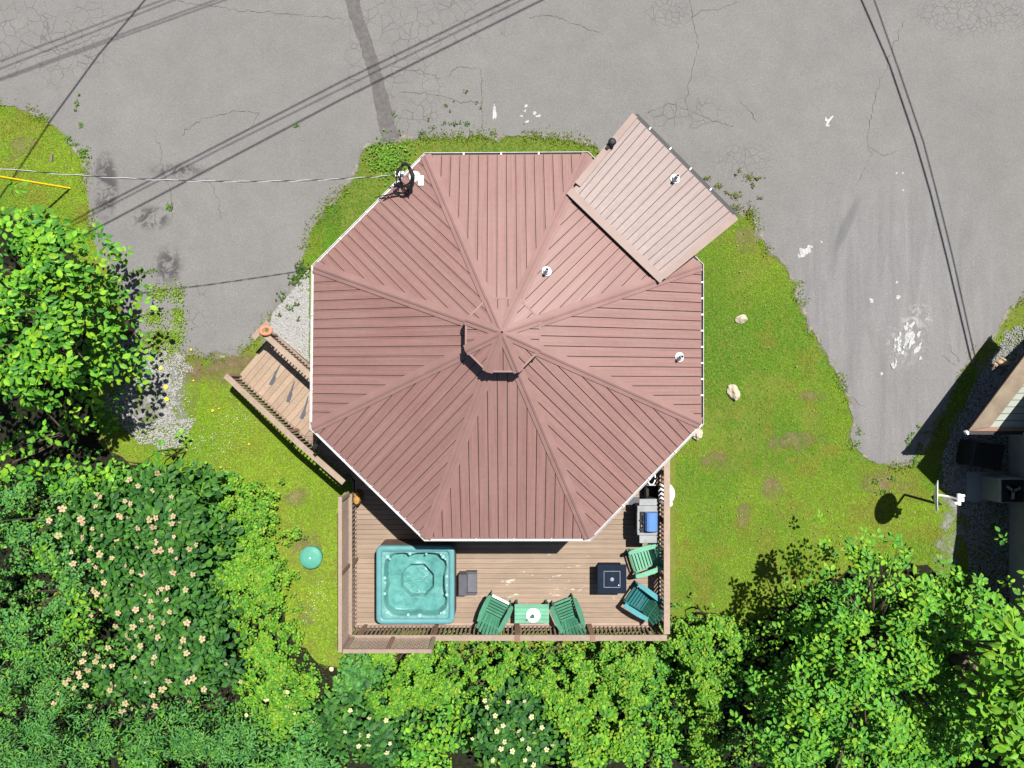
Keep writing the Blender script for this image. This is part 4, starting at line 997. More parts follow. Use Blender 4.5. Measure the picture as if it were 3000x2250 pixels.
# septic lid
sl = thing('septic_lid', 'round teal plastic access lid in the lawn by the deck', 'lid', tuple(P(911, 1634, 0)))
q = P(911, 1633, .2); q.z = 0
mb = MB(); mb.lathe([(.30, 0), (.30, .2), (.325, .205), (.325, .235), (.29, .26), (.2, .285), (.1, .297), (.001, .30)], q, 36); mb.build('dome', M['lid'], sl, smooth=False)
mb = MB(); mb.box(q+Vector((.25, -.02, .25)), (.1, .16, .03)); mb.build('hinge_tab', M['lid'], sl); mb = MB(); mb.lathe([(.025, .297), (.02, .31), (.001, .312)], q, 12); mb.build('screw_cap', M['white'], sl)

# ------------------------------------------------------------------ rocks
def rock(name, label, px, py, rx, ry, rz_, mat, seed, ang=0, cat='rock', group=None):
    bm = bmesh.new(); bmesh.ops.create_icosphere(bm, subdivisions=3, radius=1); rr = random.Random(seed); ph = [Vector((rr.gauss(0, 1), rr.gauss(0, 1), rr.gauss(0, 1))) for _ in range(7)]
    k = H/F; q = P(px, py, 0); R_ = Matrix.Rotation(ang, 3, 'Z')
    for v in bm.verts:
        s_ = 1+sum(.045*math.sin(p.dot(v.co)*(2.2+i*.9)+i) for i, p in enumerate(ph))+rr.gauss(0, .012)
        v.co = R_ @ Vector((v.co.x*rx*k*s_, v.co.y*ry*k*s_, max(-.2, v.co.z)*rz_*s_))
    me = bpy.data.meshes.new(name); bm.to_mesh(me); bm.free(); me.materials.append(mat); o = link(name, me); o.location = q
    return tag(o, label, cat, group)
rock('limestone_rock', 'pale rounded rock on the lawn, nearer the porch', 2171, 935, 18, 13, .14, M['rock'], 1, .3)
rock('limestone_rock', 'larger pale pointed rock on the lawn below the other', 2149, 1150, 18, 26, .18, M['rock'], 2, .35)
rock('limestone_rock', 'pale stone half under the roof corner on the lawn', 2040, 1272, 18, 17, .2, M['rock'], 3)
rock('sandstone_rock', 'tan angular rock on gravel beside the neighbouring building', 2932, 1062, 17, 13, .24, M['tanrock'], 9, -.5)
rock('sandstone_rock', 'small dark stone next to the tan angular rock', 2912, 1070, 9, 7, .12, M['tanrock'], 12, -.5)

# ------------------------------------------------------------------ satellite dish on its pole
pb = P(2650, 1449, 0); dh = 1.72
ds = thing('satellite_dish', 'satellite dish on a dark pole at the lawn edge', 'satellite dish', tuple(pb))
pt_ = Vector((pb.x-.02, pb.y+.01, dh))
mb = MB(); mb.tube([pb, pt_], .035, 10); mb.build('pole', M['black'], ds)
dc = P(2748, 1455, dh); dc.z = dh+.02
DR = Matrix.Rotation(-math.radians(32.5), 3, 'Y'); mb = MB(); vs = []; nr, ns = 6, 28
for i in range(nr+1):
    r = .42*i/nr
    for k in range(ns):
        a = 2*math.pi*k/ns; vs.append(dc+DR @ Vector((-.02+.09*(r/.42)**2-.09, r*math.cos(a)*1.05, r*math.sin(a)*1.05)))
fs = [(i*ns+k, i*ns+(k+1) % ns, (i+1)*ns+(k+1) % ns, (i+1)*ns+k) for i in range(nr) for k in range(ns)]
off = len(vs); vs2 = [v+DR @ Vector((.012, 0, 0)) for v in vs]; mb.add(vs+vs2, fs+[tuple(off+i for i in f)[::-1] for f in fs]+[(nr*ns+k, nr*ns+(k+1) % ns, off+nr*ns+(k+1) % ns, off+nr*ns+k) for k in range(ns)])
mb.build('reflector', M['white'], ds, smooth=True)
mb = MB(); mb.tube([dc+DR @ Vector((-.08, 0, -.36)), dc+DR @ Vector((.2, 0, -.2)), dc+DR @ Vector((.44, -.03, -.04))], .03, 8); mb.build('feed_arm', M['white'], ds)
lq = dc+DR @ Vector((.46, -.03, .0)); mb = MB(); mb.box(lq, (.07, .3, .06)); mb.box(lq+Vector((.08, 0, 0)), (.07, .1, .07)); mb.tube([lq+Vector((-.12, -.1, 0)), lq+Vector((0, -.1, 0))], .035, 8); mb.tube([lq+Vector((.14, .1, 0)), lq+Vector((.0, .1, 0))], .035, 8); mb.build('receiver', M['white'], ds)
mb = MB(); mb.bar(pt_-Vector((.02, 0, .1)), dc+Vector((-.1, 0, -.05)), .08, .1); mb.build('bracket', M['black'], ds)

# ------------------------------------------------------------------ neighbouring building
nbh = thing('neighbour_building', 'pale neighbouring building with tan-trimmed low roof, mostly in shade', 'building', tuple(P(3050, 1500, 0)))
ZL = 2.05
N0, N1 = P(2838, 1262, ZL), P(3120, 885, ZL); N2 = P(3120, 1262, ZL)
mb = MB(); mb.prism([N0, N1, N2], (0, 0, .12)); lr = mb.build('lean_to_roof', M['under'], nbh)
# horizontal ribs: strips between the slanting edge and the right
y_ = 1252
while y_ > 900:
    ya, yb = y_-.8, y_-19.2; xa = lambda yy: 2838+(1262-yy)*(282/377)+48
    mb = MB(); mb.prism([P(xa(ya), ya, ZL+.03), P(3120, ya, ZL+.03), P(3120, yb, ZL+.03), P(min(3119, xa(yb)), yb, ZL+.03)], (0, 0, .025)); mb.build('roof_panel', M['sage'], lr); y_ -= 20
mb = MB(); mb.prism([P(2838, 1262, ZL+.06), P(2902, 1250, ZL+.06), P(3120+40, 925, ZL+.06), P(3120, 885, ZL+.06)], (0, 0, .055)); mb.build('rake_board', M['tan'], lr)
mb = MB(); mb.prism([P(2838, 1263, ZL+.055), P(3120, 1263, ZL+.055), P(3120, 1251, ZL+.055), P(2902, 1251, ZL+.055)], (0, 0, .05)); mb.build('eave_board', M['brownpost'], lr)
mb = MB(); mb.bar(P(2836, 1267, ZL-.02), P(3120, 1268, ZL-.02), .1, .09); mb.build('gutter', M['darkmetal'], lr)
mb = MB(); q = P(2832, 1267, ZL-.03); mb.box(q, (.07, .1, .1), Matrix.Rotation(.6, 3, 'Z')); mb.build('gutter_end', M['white'], lr)
# walls: west wall and canted wall
wz = 2.95
wl_pts = [(3110, 1020), (2985, 1180), (2955, 1240), (2958, 2100)]
for a, b in zip(wl_pts[:-1], wl_pts[1:]):
    A_, B_ = P(*a, 0), P(*b, 0); d = (B_-A_).normalized(); nn = Vector((d.y, -d.x, 0)); nn = nn if nn.x < 0 else -nn
    z_ = 0.0; 
    while z_ < wz:
        mb = MB(); h_ = .24
        mb.add([A_+Vector((0, 0, z_)), B_+Vector((0, 0, z_)), B_+nn*.018+Vector((0, 0, z_)), A_+nn*.018+Vector((0, 0, z_)), A_+Vector((0, 0, z_+h_)), B_+Vector((0, 0, z_+h_)), B_+nn*.004+Vector((0, 0, z_+h_)), A_+nn*.004+Vector((0, 0, z_+h_))],
               [(0, 1, 2, 3), (4, 7, 6, 5), (3, 2, 6, 7), (0, 4, 5, 1), (0, 3, 7, 4), (1, 5, 6, 2)])
        mb.build('siding_board', M['sagewall'], nbh); z_ += .245
# main roof out of view to the right: its edge casts the big shadow
ZR = 3.25
def from_shadow(x, y, z):
    q = P(x, y, 0); return Vector((q.x-SHX*z, q.y-SHY*z, z))
rp_ = [from_shadow(x, y, ZR) for x, y in ((2902, 1090), (2683, 1368), (2740, 1425), (2802, 1475), (2800, 1560), (2768, 1770), (2768, 2300))]
rp_ += [Vector((rp_[0].x+9, rp_[-1].y, ZR+1.2)), Vector((rp_[0].x+9, rp_[0].y+2, ZR+1.2)), Vector((rp_[0].x+1.2, rp_[0].y+1.2, ZR))]
mb = MB(); mb.flat(rp_); k_ = len(rp_); o_ = len(mb.v); mb.v += [tuple(p) for p in rp_]+[(p.x, p.y, p.z-.18) for p in rp_]; mb.f += [(o_+i, o_+(i+1) % k_, o_+k_+(i+1) % k_, o_+k_+i) for i in range(k_)]
mb.build('unseen_main_roof', M['sage'], nbh, fix=False)

ac = thing('condenser_unit', 'grey air-conditioning condenser in the shade with a dark fan top', 'air conditioner', tuple(P(2915, 1440, 0)))
az = .86; a0, a1 = P(2930, 1402, az), P(3002, 1474, az); cx, cy, sx, sy = (a0.x+a1.x)/2, (a0.y+a1.y)/2, abs(a1.x-a0.x), abs(a0.y-a1.y)
mb = MB(); mb.box((cx, cy, az/2+.03), (sx, sy, az-.06)); mb.build('cabinet', M['acgrey'], ac, bevel=.02)
for k in range(9):
    mb = MB(); mb.box((cx-sx/2-.008, cy-sy/2+.05+k*(sy-.1)/8, .46), (.014, .018, .7)); mb.build('louvre', M['acgrey'], ac)
mb = MB(); mb.box((cx, cy, az+.012), (sx*.9, sy*.9, .02)); mb.build('fan_guard', M['black'], ac, bevel=.008)
mb = MB(); mb.lathe([(.2, az+.03), (.2, az+.035), (.17, az+.035), (.17, az+.03)], (cx, cy, 0), 24); mb.build('fan_ring', M['darkmetal'], ac)
for k in range(3):
    mb = MB(); a = k*2.1+.4; mb.box((cx+.13*math.cos(a), cy+.13*math.sin(a), az+.04), (.2, .08, .008), Matrix.Rotation(a, 3, 'Z') @ Matrix.Rotation(.2, 3, 'X')); mb.build('fan_blade', M['acgrey'], ac)
mb = MB(); mb.box((cx-.15, cy, .03), (sx+.5, sy+.18, .06)); mb.build('base_slab', M['acgrey'], ac)
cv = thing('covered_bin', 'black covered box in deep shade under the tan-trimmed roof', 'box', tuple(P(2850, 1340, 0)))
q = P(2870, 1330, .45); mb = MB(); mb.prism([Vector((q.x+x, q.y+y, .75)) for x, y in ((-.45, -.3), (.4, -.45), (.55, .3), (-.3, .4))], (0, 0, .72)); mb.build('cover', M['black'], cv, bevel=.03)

# ------------------------------------------------------------------ overhead wires
def shadow_wire(label, pts, h0, h1, r, ext=25, seg=24, group=None, sag=0.25):
    """a wire whose shadow falls along pts (photo pixels on the ground); it hangs sunward of it"""
    w_ = [P(x, y, 0.02) for x, y in pts]; out = []
    d0 = (w_[1]-w_[0]).normalized(); d1 = (w_[-1]-w_[-2]).normalized(); w_ = [w_[0]-d0*ext]+w_+[w_[-1]+d1*ext] if ext else w_
    tot = sum((b-a).length for a, b in zip(w_[:-1], w_[1:])); acc = 0
    for a, b in zip(w_[:-1], w_[1:]):
        n_ = max(2, int((b-a).length/1.5))
        for j in range(n_):
            q = a.lerp(b, j/n_); t_ = (acc+(b-a).length*j/n_)/tot; h = h0+(h1-h0)*t_-sag*4*t_*(1-t_); out.append(Vector((q.x-SHX*h, q.y-SHY*h, h)))
        acc += (b-a).length
    out.append(Vector((w_[-1].x-SHX*h1, w_[-1].y-SHY*h1, h1)))
    mb = MB(); mb.tube(out, r, 6); return tag(mb.build('power_line', M['wire']), label, 'wire', group)
gl = 'overhead wires beyond the frame whose shadows cross the lot'
for k, (a, b) in enumerate([((0, 181), (479, 0)), ((0, 203), (513, 0)), ((0, 231), (633, 0)), ((0, 237), (662, 0))]):
    shadow_wire(('topmost of the four thin cables over the top left corner', 'second thin cable over the top left corner, close under the first', 'third thin cable over the top left corner, paired with the lowest', 'lowest of the four thin cables over the top left corner')[k], [a, b], 8.6, 8.6, .014, 30, group=gl)
for k, pts in enumerate([[(267, 619), (600, 446), (1000, 240), (1493, 0)], [(267, 632), (640, 440), (1000, 261), (1530, 0)], [(276, 674), (1000, 292), (1590, 0)]]):
    shadow_wire(('upper cable of three whose shadows cross the trench patch', 'thin middle cable of three whose shadows cross the trench patch', 'lowest, darkest cable of three whose shadows cross the trench patch')[k], pts, 8.2, 8.2, (.021, .015, .024)[k], 30, group='overhead cables whose shadows cross the patch strip')
shadow_wire('overhead cable outside the view, shadow steep across the lot corner', [(425, 0), (290, 160), (151, 350), (41, 515)], 6.5, 6.5, .026, 20)
shadow_wire('dark overhead cable outside the view, shadow down the drive', [(2522, 0), (2606, 194), (2678, 407), (2723, 560), (2771, 750), (2845, 1062), (2856, 1120)], 5.2, 4.4, .028, 0, sag=0)
shadow_wire('thin overhead cable outside the view, fainter shadow down the drive', [(2560, 0), (2632, 205), (2705, 420), (2752, 600), (2789, 750), (2856, 1050)], 6.4, 5.0, .02, 0, sag=0)
# service drop: pale neutral twisted with a black conductor
A_, B_ = P(-500, 430, 6.6), P(1168, 512, 3.55); B_ = B_
bends = [A_.lerp(B_, t_/120)+Vector((0, -.55*4*(t_/120)*(1-t_/120)*.5, -.35*4*(t_/120)*(1-t_/120))) for t_ in range(121)]
dd = (B_-A_).normalized(); sdv = dd.cross(Vector((0, 0, 1))).normalized(); upv = sdv.cross(dd)
sdp = thing('service_drop', 'pale twisted service wire running from the left to the roof mast', 'wire', tuple(bends[-1]))
for j, mt_ in enumerate((M['palewire'], M['wire'])):
    mb = MB(); pts = []
    for i in range(481):
        t_ = i/480; q = bends[min(119, int(t_*120))].lerp(bends[min(120, int(t_*120)+1)], t_*120-int(t_*120)) if t_ < 1 else bends[-1]
        a = 2*math.pi*(t_*7+6*t_*t_)+j*math.pi; pts.append(q+sdv*(math.cos(a)*.009)+upv*(math.sin(a)*.009))
    mb.tube(pts, 0.0075 if j == 0 else .0095, 6); mb.build('conductor', mt_, sdp)
q = bends[44]; mb = MB(); c = P(150, 472, 5.9); mb.bar(c+Vector((0, -.02, 0)), c+Vector((.03, .14, .02)), .04, .04); mb.build('wire_tag', M['tan'], sdp)
gy = thing('guy_wire', 'bright yellow guy wire guard rising from the grass at the left', 'wire', tuple(P(205, 552, 0)))
a, b = P(205, 552, 0.02), P(-60, 508, 2.5); mb = MB(); mb.tube([a, b], .03, 10); mb.build('guard', M['yellow'], gy)
mb = MB(); mb.tube([b, b+(b-a)*1.5], .01, 6); mb.tube([a-Vector((0, 0, .1)), a+(b-a)*.02], .02, 6); mb.build('cable', M['wire'], gy)

# ------------------------------------------------------------------ leaves, trees, shrubs
LT = np.array([(0, 0, 0), (.3, .36, .06), (.3, -.36, .06), (.3, 0, -.02), (.68, .34, .04), (.68, -.34, .04), (.68, 0, -.03), (1, 0, -.1)])
LF = np.array([(0, 3, 1), (0, 2, 3), (3, 6, 4), (3, 4, 1), (3, 2, 5), (3, 5, 6), (6, 7, 4), (6, 5, 7)])
ST = np.array([(0, 0, 0), (.45, .4, .05), (.45, -.4, .05), (1, 0, -.05)]); SF = np.array([(0, 3, 1), (0, 2, 3)])
RT_ = np.array([(0, 0, 0), (.22, .42, .05), (.22, -.42, .05), (.75, .42, .04), (.75, -.42, .04), (1, 0, -.03)]); RF = np.array([(0, 3, 1), (0, 5, 3), (0, 4, 5), (0, 2, 4)])
def leaves_mesh(name, C, D_, Nn, Ln, Wd, tint, mat, parent, small=0):
    T_, F_ = ((LT, LF), (ST, SF), (RT_, RF))[small]
    D_ = D_/np.linalg.norm(D_, axis=1, keepdims=True); S = np.cross(Nn, D_); S /= np.linalg.norm(S, axis=1, keepdims=True)+1e-9; Nn = np.cross(D_, S)
    V = C[:, None, :]+D_[:, None, :]*(T_[None, :, 0:1]*Ln[:, None, None])+S[:, None, :]*(T_[None, :, 1:2]*Wd[:, None, None])+Nn[:, None, :]*(T_[None, :, 2:3]*Ln[:, None, None])
    k = len(T_); Fs = (F_[None]+np.arange(len(C))[:, None, None]*k).reshape(-1, 3)
    return fast_mesh(name, V.reshape(-1, 3), Fs, mat, parent, np.repeat(tint, k, 0))
LEAFMESH = {}
def leaf_obj_mesh(key, col):
    if key not in LEAFMESH:
        me = bpy.data.meshes.new('leaf'); me.from_pydata([tuple(v) for v in LT], [], [tuple(int(i) for i in f) for f in LF])
        a = me.color_attributes.new('tint', 'FLOAT_COLOR', 'POINT')
        for i in range(len(LT)): a.data[i].color = tuple(col)+(1,)
        me.materials.append(M['leaf']); LEAFMESH[key] = me
    return LEAFMESH[key]

def plant(name, label, cat, blobs, zr, leaf, n, per, cols, seed, zbase=0.0, wide=0.62, spread=1.0, tilt=0.5, gap=0.42, small=0, parts=0, group=None, trunk=True, lobes=1.3, low=0.0, droop=0.2, under=.5):
    """blobs: ellipses in photo pixels at crown height. n clusters of `per` leaves on an uneven dome."""
    r = np.random.default_rng(seed); z0, z1 = zr; zm = z0+(z1-z0)*.7; k = (H-zm)/F
    B = [(P(x, y, zm), rx*k, ry*k) for x, y, rx, ry in blobs]
    base = sum((b[0] for b in B), Vector())/len(B)
    rt = thing(name, label, cat, (base.x, base.y, zbase), group)
    ar = np.array([b[1]*b[2] for b in B]); pick = r.choice(len(B), n, p=ar/ar.sum())
    a = r.uniform(0, 2*np.pi, n); rho = np.sqrt(r.uniform(0, 1, n))
    bx = np.array([(b[0].x, b[0].y, b[1], b[2]) for b in B])[pick]
    wob = 1+.16*np.sin(3*a+pick*2.1+seed)+.1*np.sin(5*a+seed*1.7+pick)+.06*np.sin(9*a+seed)
    x = bx[:, 0]+np.cos(a)*rho*bx[:, 2]*wob; y = bx[:, 1]+np.sin(a)*rho*bx[:, 3]*wob
    # dome height from the deepest containing ellipse
    dep = np.zeros(n)
    for b in B: dep = np.maximum(dep, 1-((x-b[0].x)/b[1])**2-((y-b[0].y)/b[2])**2)
    dome = np.sqrt(np.clip(dep, 0.02, 1))
    nz = vnoise(x+50, y+50, lobes, seed, 3)
    z = z0+(z1-z0)*dome*(.62+.75*(nz-.2)); z = np.minimum(z, z1*1.1)+r.normal(0, .05, n)
    # tip rosettes are missing where the crown opens and along its ragged rim; a sparser shaded storey lies below
    hole = vnoise(x+80, y+20, lobes*1.2, seed+3, 2) < gap+.22*(1-dep)*(r.random(n) < .7)
    keepc = ~hole | (r.random(n) < .07)
    x, y, z, dep = x[keepc], y[keepc], z[keepc], dep[keepc]
    n2_ = int(len(x)*under); s2 = r.choice(len(x), n2_)
    x2 = x[s2]+r.normal(0, .25, n2_)-(x[s2]-base.x)*.12; y2 = y[s2]+r.normal(0, .25, n2_)-(y[s2]-base.y)*.12
    z2 = zbase+(z[s2]-zbase)*r.uniform(.3, .72, n2_)
    lowm = np.concatenate([np.zeros(len(x), bool), np.ones(n2_, bool)])
    x, y, z = np.concatenate([x, x2]), np.concatenate([y, y2]), np.maximum(np.concatenate([z, z2]), zbase+.08); n = len(x)
    m_ = n*per; cx, cy, cz = (np.repeat(q, per) for q in (x, y, z))
    th = np.repeat(r.uniform(0, 6.28, n), per)+np.tile(np.arange(per)*2.4, n)+r.normal(0, .25, m_)
    L_ = leaf*r.uniform(.6, 1.2, m_); ring = np.tile(np.arange(per)/max(1, per-1), n); off = leaf*spread*(.08+.75*ring*r.uniform(.6, 1.2, m_))
    C = np.stack([cx+np.cos(th)*off, cy+np.sin(th)*off, cz-ring*leaf*.45+r.normal(0, leaf*.15, m_)], 1)
    tx, ty = r.normal(0, .22, (2, n)); tx, ty = np.repeat(tx, per), np.repeat(ty, per)
    D_ = np.stack([np.cos(th), np.sin(th), r.normal(-droop, .2, m_)-.25*ring], 1)
    Nn = np.stack([tx+r.normal(0, tilt*.7, m_)+.15*np.cos(th), ty+r.normal(0, tilt*.7, m_)+.15*np.sin(th), np.ones(m_)], 1)
    cols = np.array(cols); ci = r.choice(len(cols), n); ci = np.repeat(ci, per)
    sw = r.random(m_) < .3; ci[sw] = r.choice(len(cols), sw.sum())
    T_ = cols[ci]*r.uniform(.8, 1.2, (m_, 1))
    W_ = L_*wide*r.uniform(.85, 1.15, m_)*1.25
    keep = np.ones(m_, bool)
    if parts:
        up = ~np.repeat(lowm, per); cand = np.where(up & (np.abs(C[:, 0]) < 14.8) & (np.abs(C[:, 1]) < 11.1))[0]
        cand = cand[np.argsort(-(L_[cand]+.05*C[cand, 2]))][:parts*3]; ch = r.permutation(cand)[:parts]; keep[ch] = False
        for i in ch:
            d = Vector(D_[i]).normalized(); nn = Vector(Nn[i]).normalized(); s_ = nn.cross(d).normalized(); nn = d.cross(s_)
            ck = int(ci[i]); o = link('leaf', leaf_obj_mesh((name, seed, ck), cols[ck]), rt)
            R_ = Matrix((d*L_[i], s_*W_[i], nn*L_[i])).transposed().to_4x4(); R_.translation = Vector(C[i]); o.matrix_local = R_
    fo_ = leaves_mesh('foliage', C[keep], D_[keep], Nn[keep], L_[keep], W_[keep], T_[keep], M['leaf'], rt, small); tag(fo_, kind='stuff')
    # trunk and limbs
    mb = MB(); rr = random.Random(seed)
    hz = max(.5, (z0+z1)/2-zbase)
    if trunk:
        top = Vector((base.x, base.y, zbase+hz*.75)); mb.tube([Vector((base.x, base.y, zbase-.1)), Vector((base.x+.05, base.y-.04, zbase+hz*.4)), top], [.05+.035*z1, .04+.028*z1, .03+.02*z1], 9)
        mb.build('trunk', M['bark'], rt); mb = MB()
    for b in B:
        for j in range(5 if trunk else 4):
            aa = rr.uniform(0, 6.28); e = Vector((b[0].x+math.cos(aa)*b[1]*.6, b[0].y+math.sin(aa)*b[2]*.6, z0+(z1-z0)*rr.uniform(.4, .8)))
            s_ = Vector((base.x, base.y, zbase+hz*rr.uniform(.3, .75))) if trunk else Vector((b[0].x+rr.uniform(-.2, .2), b[0].y+rr.uniform(-.2, .2), zbase))
            if not trunk and mb.v: mb.build('stem', M['bark'], rt); mb = MB()
            mb.tube([s_, s_.lerp(e, .5)+Vector((rr.uniform(-.15, .15), rr.uniform(-.15, .15), .15)), e], [.012+.008*z1, .01+.004*z1, .006], 6)
    mb.build('branch' if trunk else 'stem', M['bark'], rt)
    return rt

G_BRIGHT = [(.085, .25, .014), (.115, .28, .016), (.055, .185, .014), (.155, .305, .014), (.04, .15, .018)]
G_LIME = [(.112, .255, .014), (.08, .215, .014), (.14, .275, .016), (.055, .175, .015), (.15, .24, .02), (.045, .15, .014)]
G_TEAL = [(.05, .165, .036), (.07, .20, .045), (.032, .12, .028), (.095, .225, .03), (.055, .18, .026)]
G_DARK = [(.025, .09, .014), (.034, .12, .018), (.02, .075, .018), (.05, .14, .016)]
G_MID = [(.08, .245, .018), (.11, .27, .02), (.06, .20, .02), (.15, .295, .016), (.065, .21, .026)]
T1 = plant('broadleaf_tree', 'broad-leaved bright green tree beside the lot at the left', 'tree', [(20, 690, 120, 110), (110, 750, 95, 110), (30, 900, 170, 170), (120, 980, 110, 140), (190, 1050, 90, 100), (40, 1090, 150, 130), (-160, 900, 200, 350)], (3.0, 5.2), .195, 640, 8, G_BRIGHT, 21, parts=300, under=.5, gap=.38, lobes=1.0, tilt=.4)
plant('understory_sapling', 'dim broad-leaved sapling in the shade below the left tree', 'tree', [(120, 1240, 150, 90), (230, 1200, 80, 100), (40, 1370, 120, 80)], (1.0, 2.4), .2, 60, 6, G_BRIGHT, 22, gap=.5, lobes=1.0, parts=60)
plant('broadleaf_bush', 'bright green round-leaved bush at the edge of the lawn by the flower bush', 'bush', [(215, 1400, 110, 80), (350, 1390, 75, 75), (450, 1350, 50, 40)], (.9, 1.9), .19, 75, 7, G_BRIGHT, 23, gap=.36, parts=120, trunk=False)
plant('teal_shrub', 'fine dark teal shrub between left tree and flower bush', 'shrub', [(60, 1560, 150, 150), (110, 1450, 110, 70), (60, 1780, 150, 140), (160, 1690, 90, 130), (-80, 1650, 120, 250)], (1.2, 2.6), .085, 1300, 8, G_TEAL, 24, small=2, gap=.48, under=.25, lobes=1.5, trunk=False, wide=.6)
plant('lime_sprout', 'patch of lime leaves against the flower bush side', 'shrub', [(215, 1840, 60, 55), (110, 1620, 40, 30), (240, 1760, 45, 45)], (1.8, 2.8), .14, 34, 7, G_LIME, 25, gap=.1, trunk=False)
plant('blue_green_shrub', 'slender-leaved blue-green shrub filling the bottom left corner', 'shrub', [(80, 2000, 160, 130), (130, 2160, 200, 130), (360, 2170, 170, 110), (20, 2250, 200, 150), (-80, 2050, 120, 200)], (1.3, 2.9), .135, 1400, 8, G_TEAL, 26, small=0, gap=.48, under=.25, lobes=1.3, trunk=False, wide=.3)
plant('blue_green_shrub', 'slender-leaved blue-green shrub below the flower bush', 'shrub', [(560, 2130, 170, 90), (600, 2230, 200, 100), (440, 2230, 120, 90)], (1.0, 2.4), .13, 850, 8, G_TEAL, 27, small=0, gap=.48, under=.25, lobes=1.5, trunk=False, wide=.34)
plant('blue_green_shrub', 'small blue-green shrub at the bottom beside pale flowers', 'shrub', [(830, 2200, 110, 70), (900, 2250, 100, 70)], (.8, 1.9), .16, 170, 7, G_TEAL, 28, small=0, gap=.3, trunk=False, wide=.45)
FB = plant('flowering_bush', 'dark green bush covered in pale peach flowers', 'bush', [(330, 1540, 180, 130), (470, 1480, 130, 110), (520, 1600, 110, 130), (400, 1720, 160, 130), (480, 1850, 150, 120), (380, 1980, 160, 90), (560, 1960, 120, 90)], (1.3, 2.4), .21, 800, 6, G_DARK+[(.04, .13, .016)], 29, gap=.16, parts=220, trunk=False, tilt=.35, wide=.62)
plant('yellow_green_shrub', 'small-leaved yellow-green shrub between flower bush and the septic lid', 'shrub', [(690, 1490, 120, 70), (720, 1590, 120, 100), (660, 1640, 90, 110), (710, 1760, 110, 100), (770, 1720, 80, 80)], (.25, 1.1), .07, 2000, 6, G_LIME, 30, small=2, gap=.38, lobes=2.6, under=.3, trunk=False, wide=.8, droop=.05, tilt=.35)
plant('yellow_green_shrub', 'small-leaved yellow-green shrub with pale blossoms at the lawn corner', 'shrub', [(780, 1880, 100, 80), (760, 2000, 100, 100), (840, 2060, 100, 90), (790, 2130, 90, 60)], (.3, 1.2), .07, 1500, 6, G_LIME, 31, small=2, gap=.38, lobes=2.6, under=.3, trunk=False, wide=.8, droop=.05, tilt=.35)
plant('clover_patch', 'low bright clover patch at the lawn edge above the flower bush', 'shrub', [(590, 1440, 100, 36), (510, 1400, 60, 30), (660, 1430, 60, 34)], (.15, .6), .08, 260, 6, G_LIME, 32, small=2, gap=.35, lobes=2, trunk=False, wide=.8, droop=.05)
plant('blue_green_shrub', 'shaded blue-green shrub hugging the lattice corner of the deck', 'shrub', [(1055, 1965, 60, 55), (1035, 2030, 60, 50)], (.5, 1.1), .14, 110, 7, G_TEAL, 33, gap=.2, trunk=False, wide=.75)
lm = [('lime shrub under the lattice corner end of the deck', [(1170, 1960, 110, 60), (1230, 2030, 110, 70), (1140, 2060, 80, 60)], 34),
      ('lime shrub behind the railing below the green table', [(1400, 1950, 130, 60), (1440, 2030, 120, 60), (1340, 2020, 100, 60)], 35),
      ('lime shrub behind the railing below the fire table', [(1640, 1950, 120, 65), (1690, 2030, 110, 70), (1600, 2020, 70, 60)], 36),
      ('lime shrub at the deck corner facing the lawn', [(1830, 1950, 110, 75), (1975, 1905, 40, 50), (1850, 2030, 90, 60)], 37),
      ('lime shrub at the bottom with rounder leaves beside dark gap', [(1730, 2150, 90, 90), (1830, 2190, 90, 80), (1690, 2240, 80, 60), (1650, 2090, 60, 60)], 38),
      ('lime shrub on the lawn edge between deck corner and the big leafy tree', [(2080, 1840, 120, 50), (2150, 1890, 100, 70), (2060, 1920, 90, 60)], 39),
      ('lime shrub lower down in front of the big leafy tree', [(2080, 2010, 90, 70), (2050, 2120, 80, 90), (2100, 2220, 80, 60)], 40)]
for lb, bl, sd_ in lm:
    plant('lime_shrub', lb, 'shrub', bl, (.6, 1.7), .07 if sd_ != 38 else .1, 950, 7, G_LIME, sd_, small=2, gap=.5, lobes=2.2, under=.2, trunk=False, wide=.82, droop=.05, tilt=.35)
DB1 = plant('dark_flower_shrub', 'dark green shrub with cream blossoms below the lattice corner', 'shrub', [(1030, 2130, 100, 110), (1120, 2190, 90, 80)], (.8, 1.7), .21, 130, 6, G_DARK, 41, gap=.2, trunk=False, wide=.7, parts=60)
DB2 = plant('dark_flower_shrub', 'dark green shrub with cream blossoms at the bottom middle', 'shrub', [(1490, 2120, 110, 110), (1550, 2190, 100, 80), (1450, 2200, 80, 70)], (.8, 1.8), .21, 170, 6, G_DARK, 42, gap=.16, trunk=False, wide=.7, parts=80)
plant('broadleaf_bush', 'bright green oval-leaved bush between the two dark flower shrubs', 'bush', [(1260, 2170, 100, 90), (1320, 2110, 70, 70), (1210, 2240, 90, 60)], (.7, 1.7), .18, 105, 6, G_MID, 43, gap=.36, trunk=False, parts=80)
plant('leafy_tree', 'big leafy green tree spreading over the lawn at bottom right', 'tree', [(2610, 1640, 110, 55), (2530, 1690, 120, 70), (2660, 1780, 140, 100), (2480, 1800, 90, 90), (2800, 1860, 150, 120), (2900, 1800, 90, 80), (2500, 1930, 130, 120), (2680, 1960, 170, 120), (2400, 2060, 130, 100), (2880, 2010, 140, 130), (2560, 2120, 170, 120), (2350, 2200, 150, 80), (2750, 2180, 160, 110), (3080, 1950, 120, 300), (2700, 2330, 500, 120)],
      (2.6, 4.8), .15, 2300, 7, G_MID, 44, parts=300, gap=.43, lobes=1.15, under=.45)
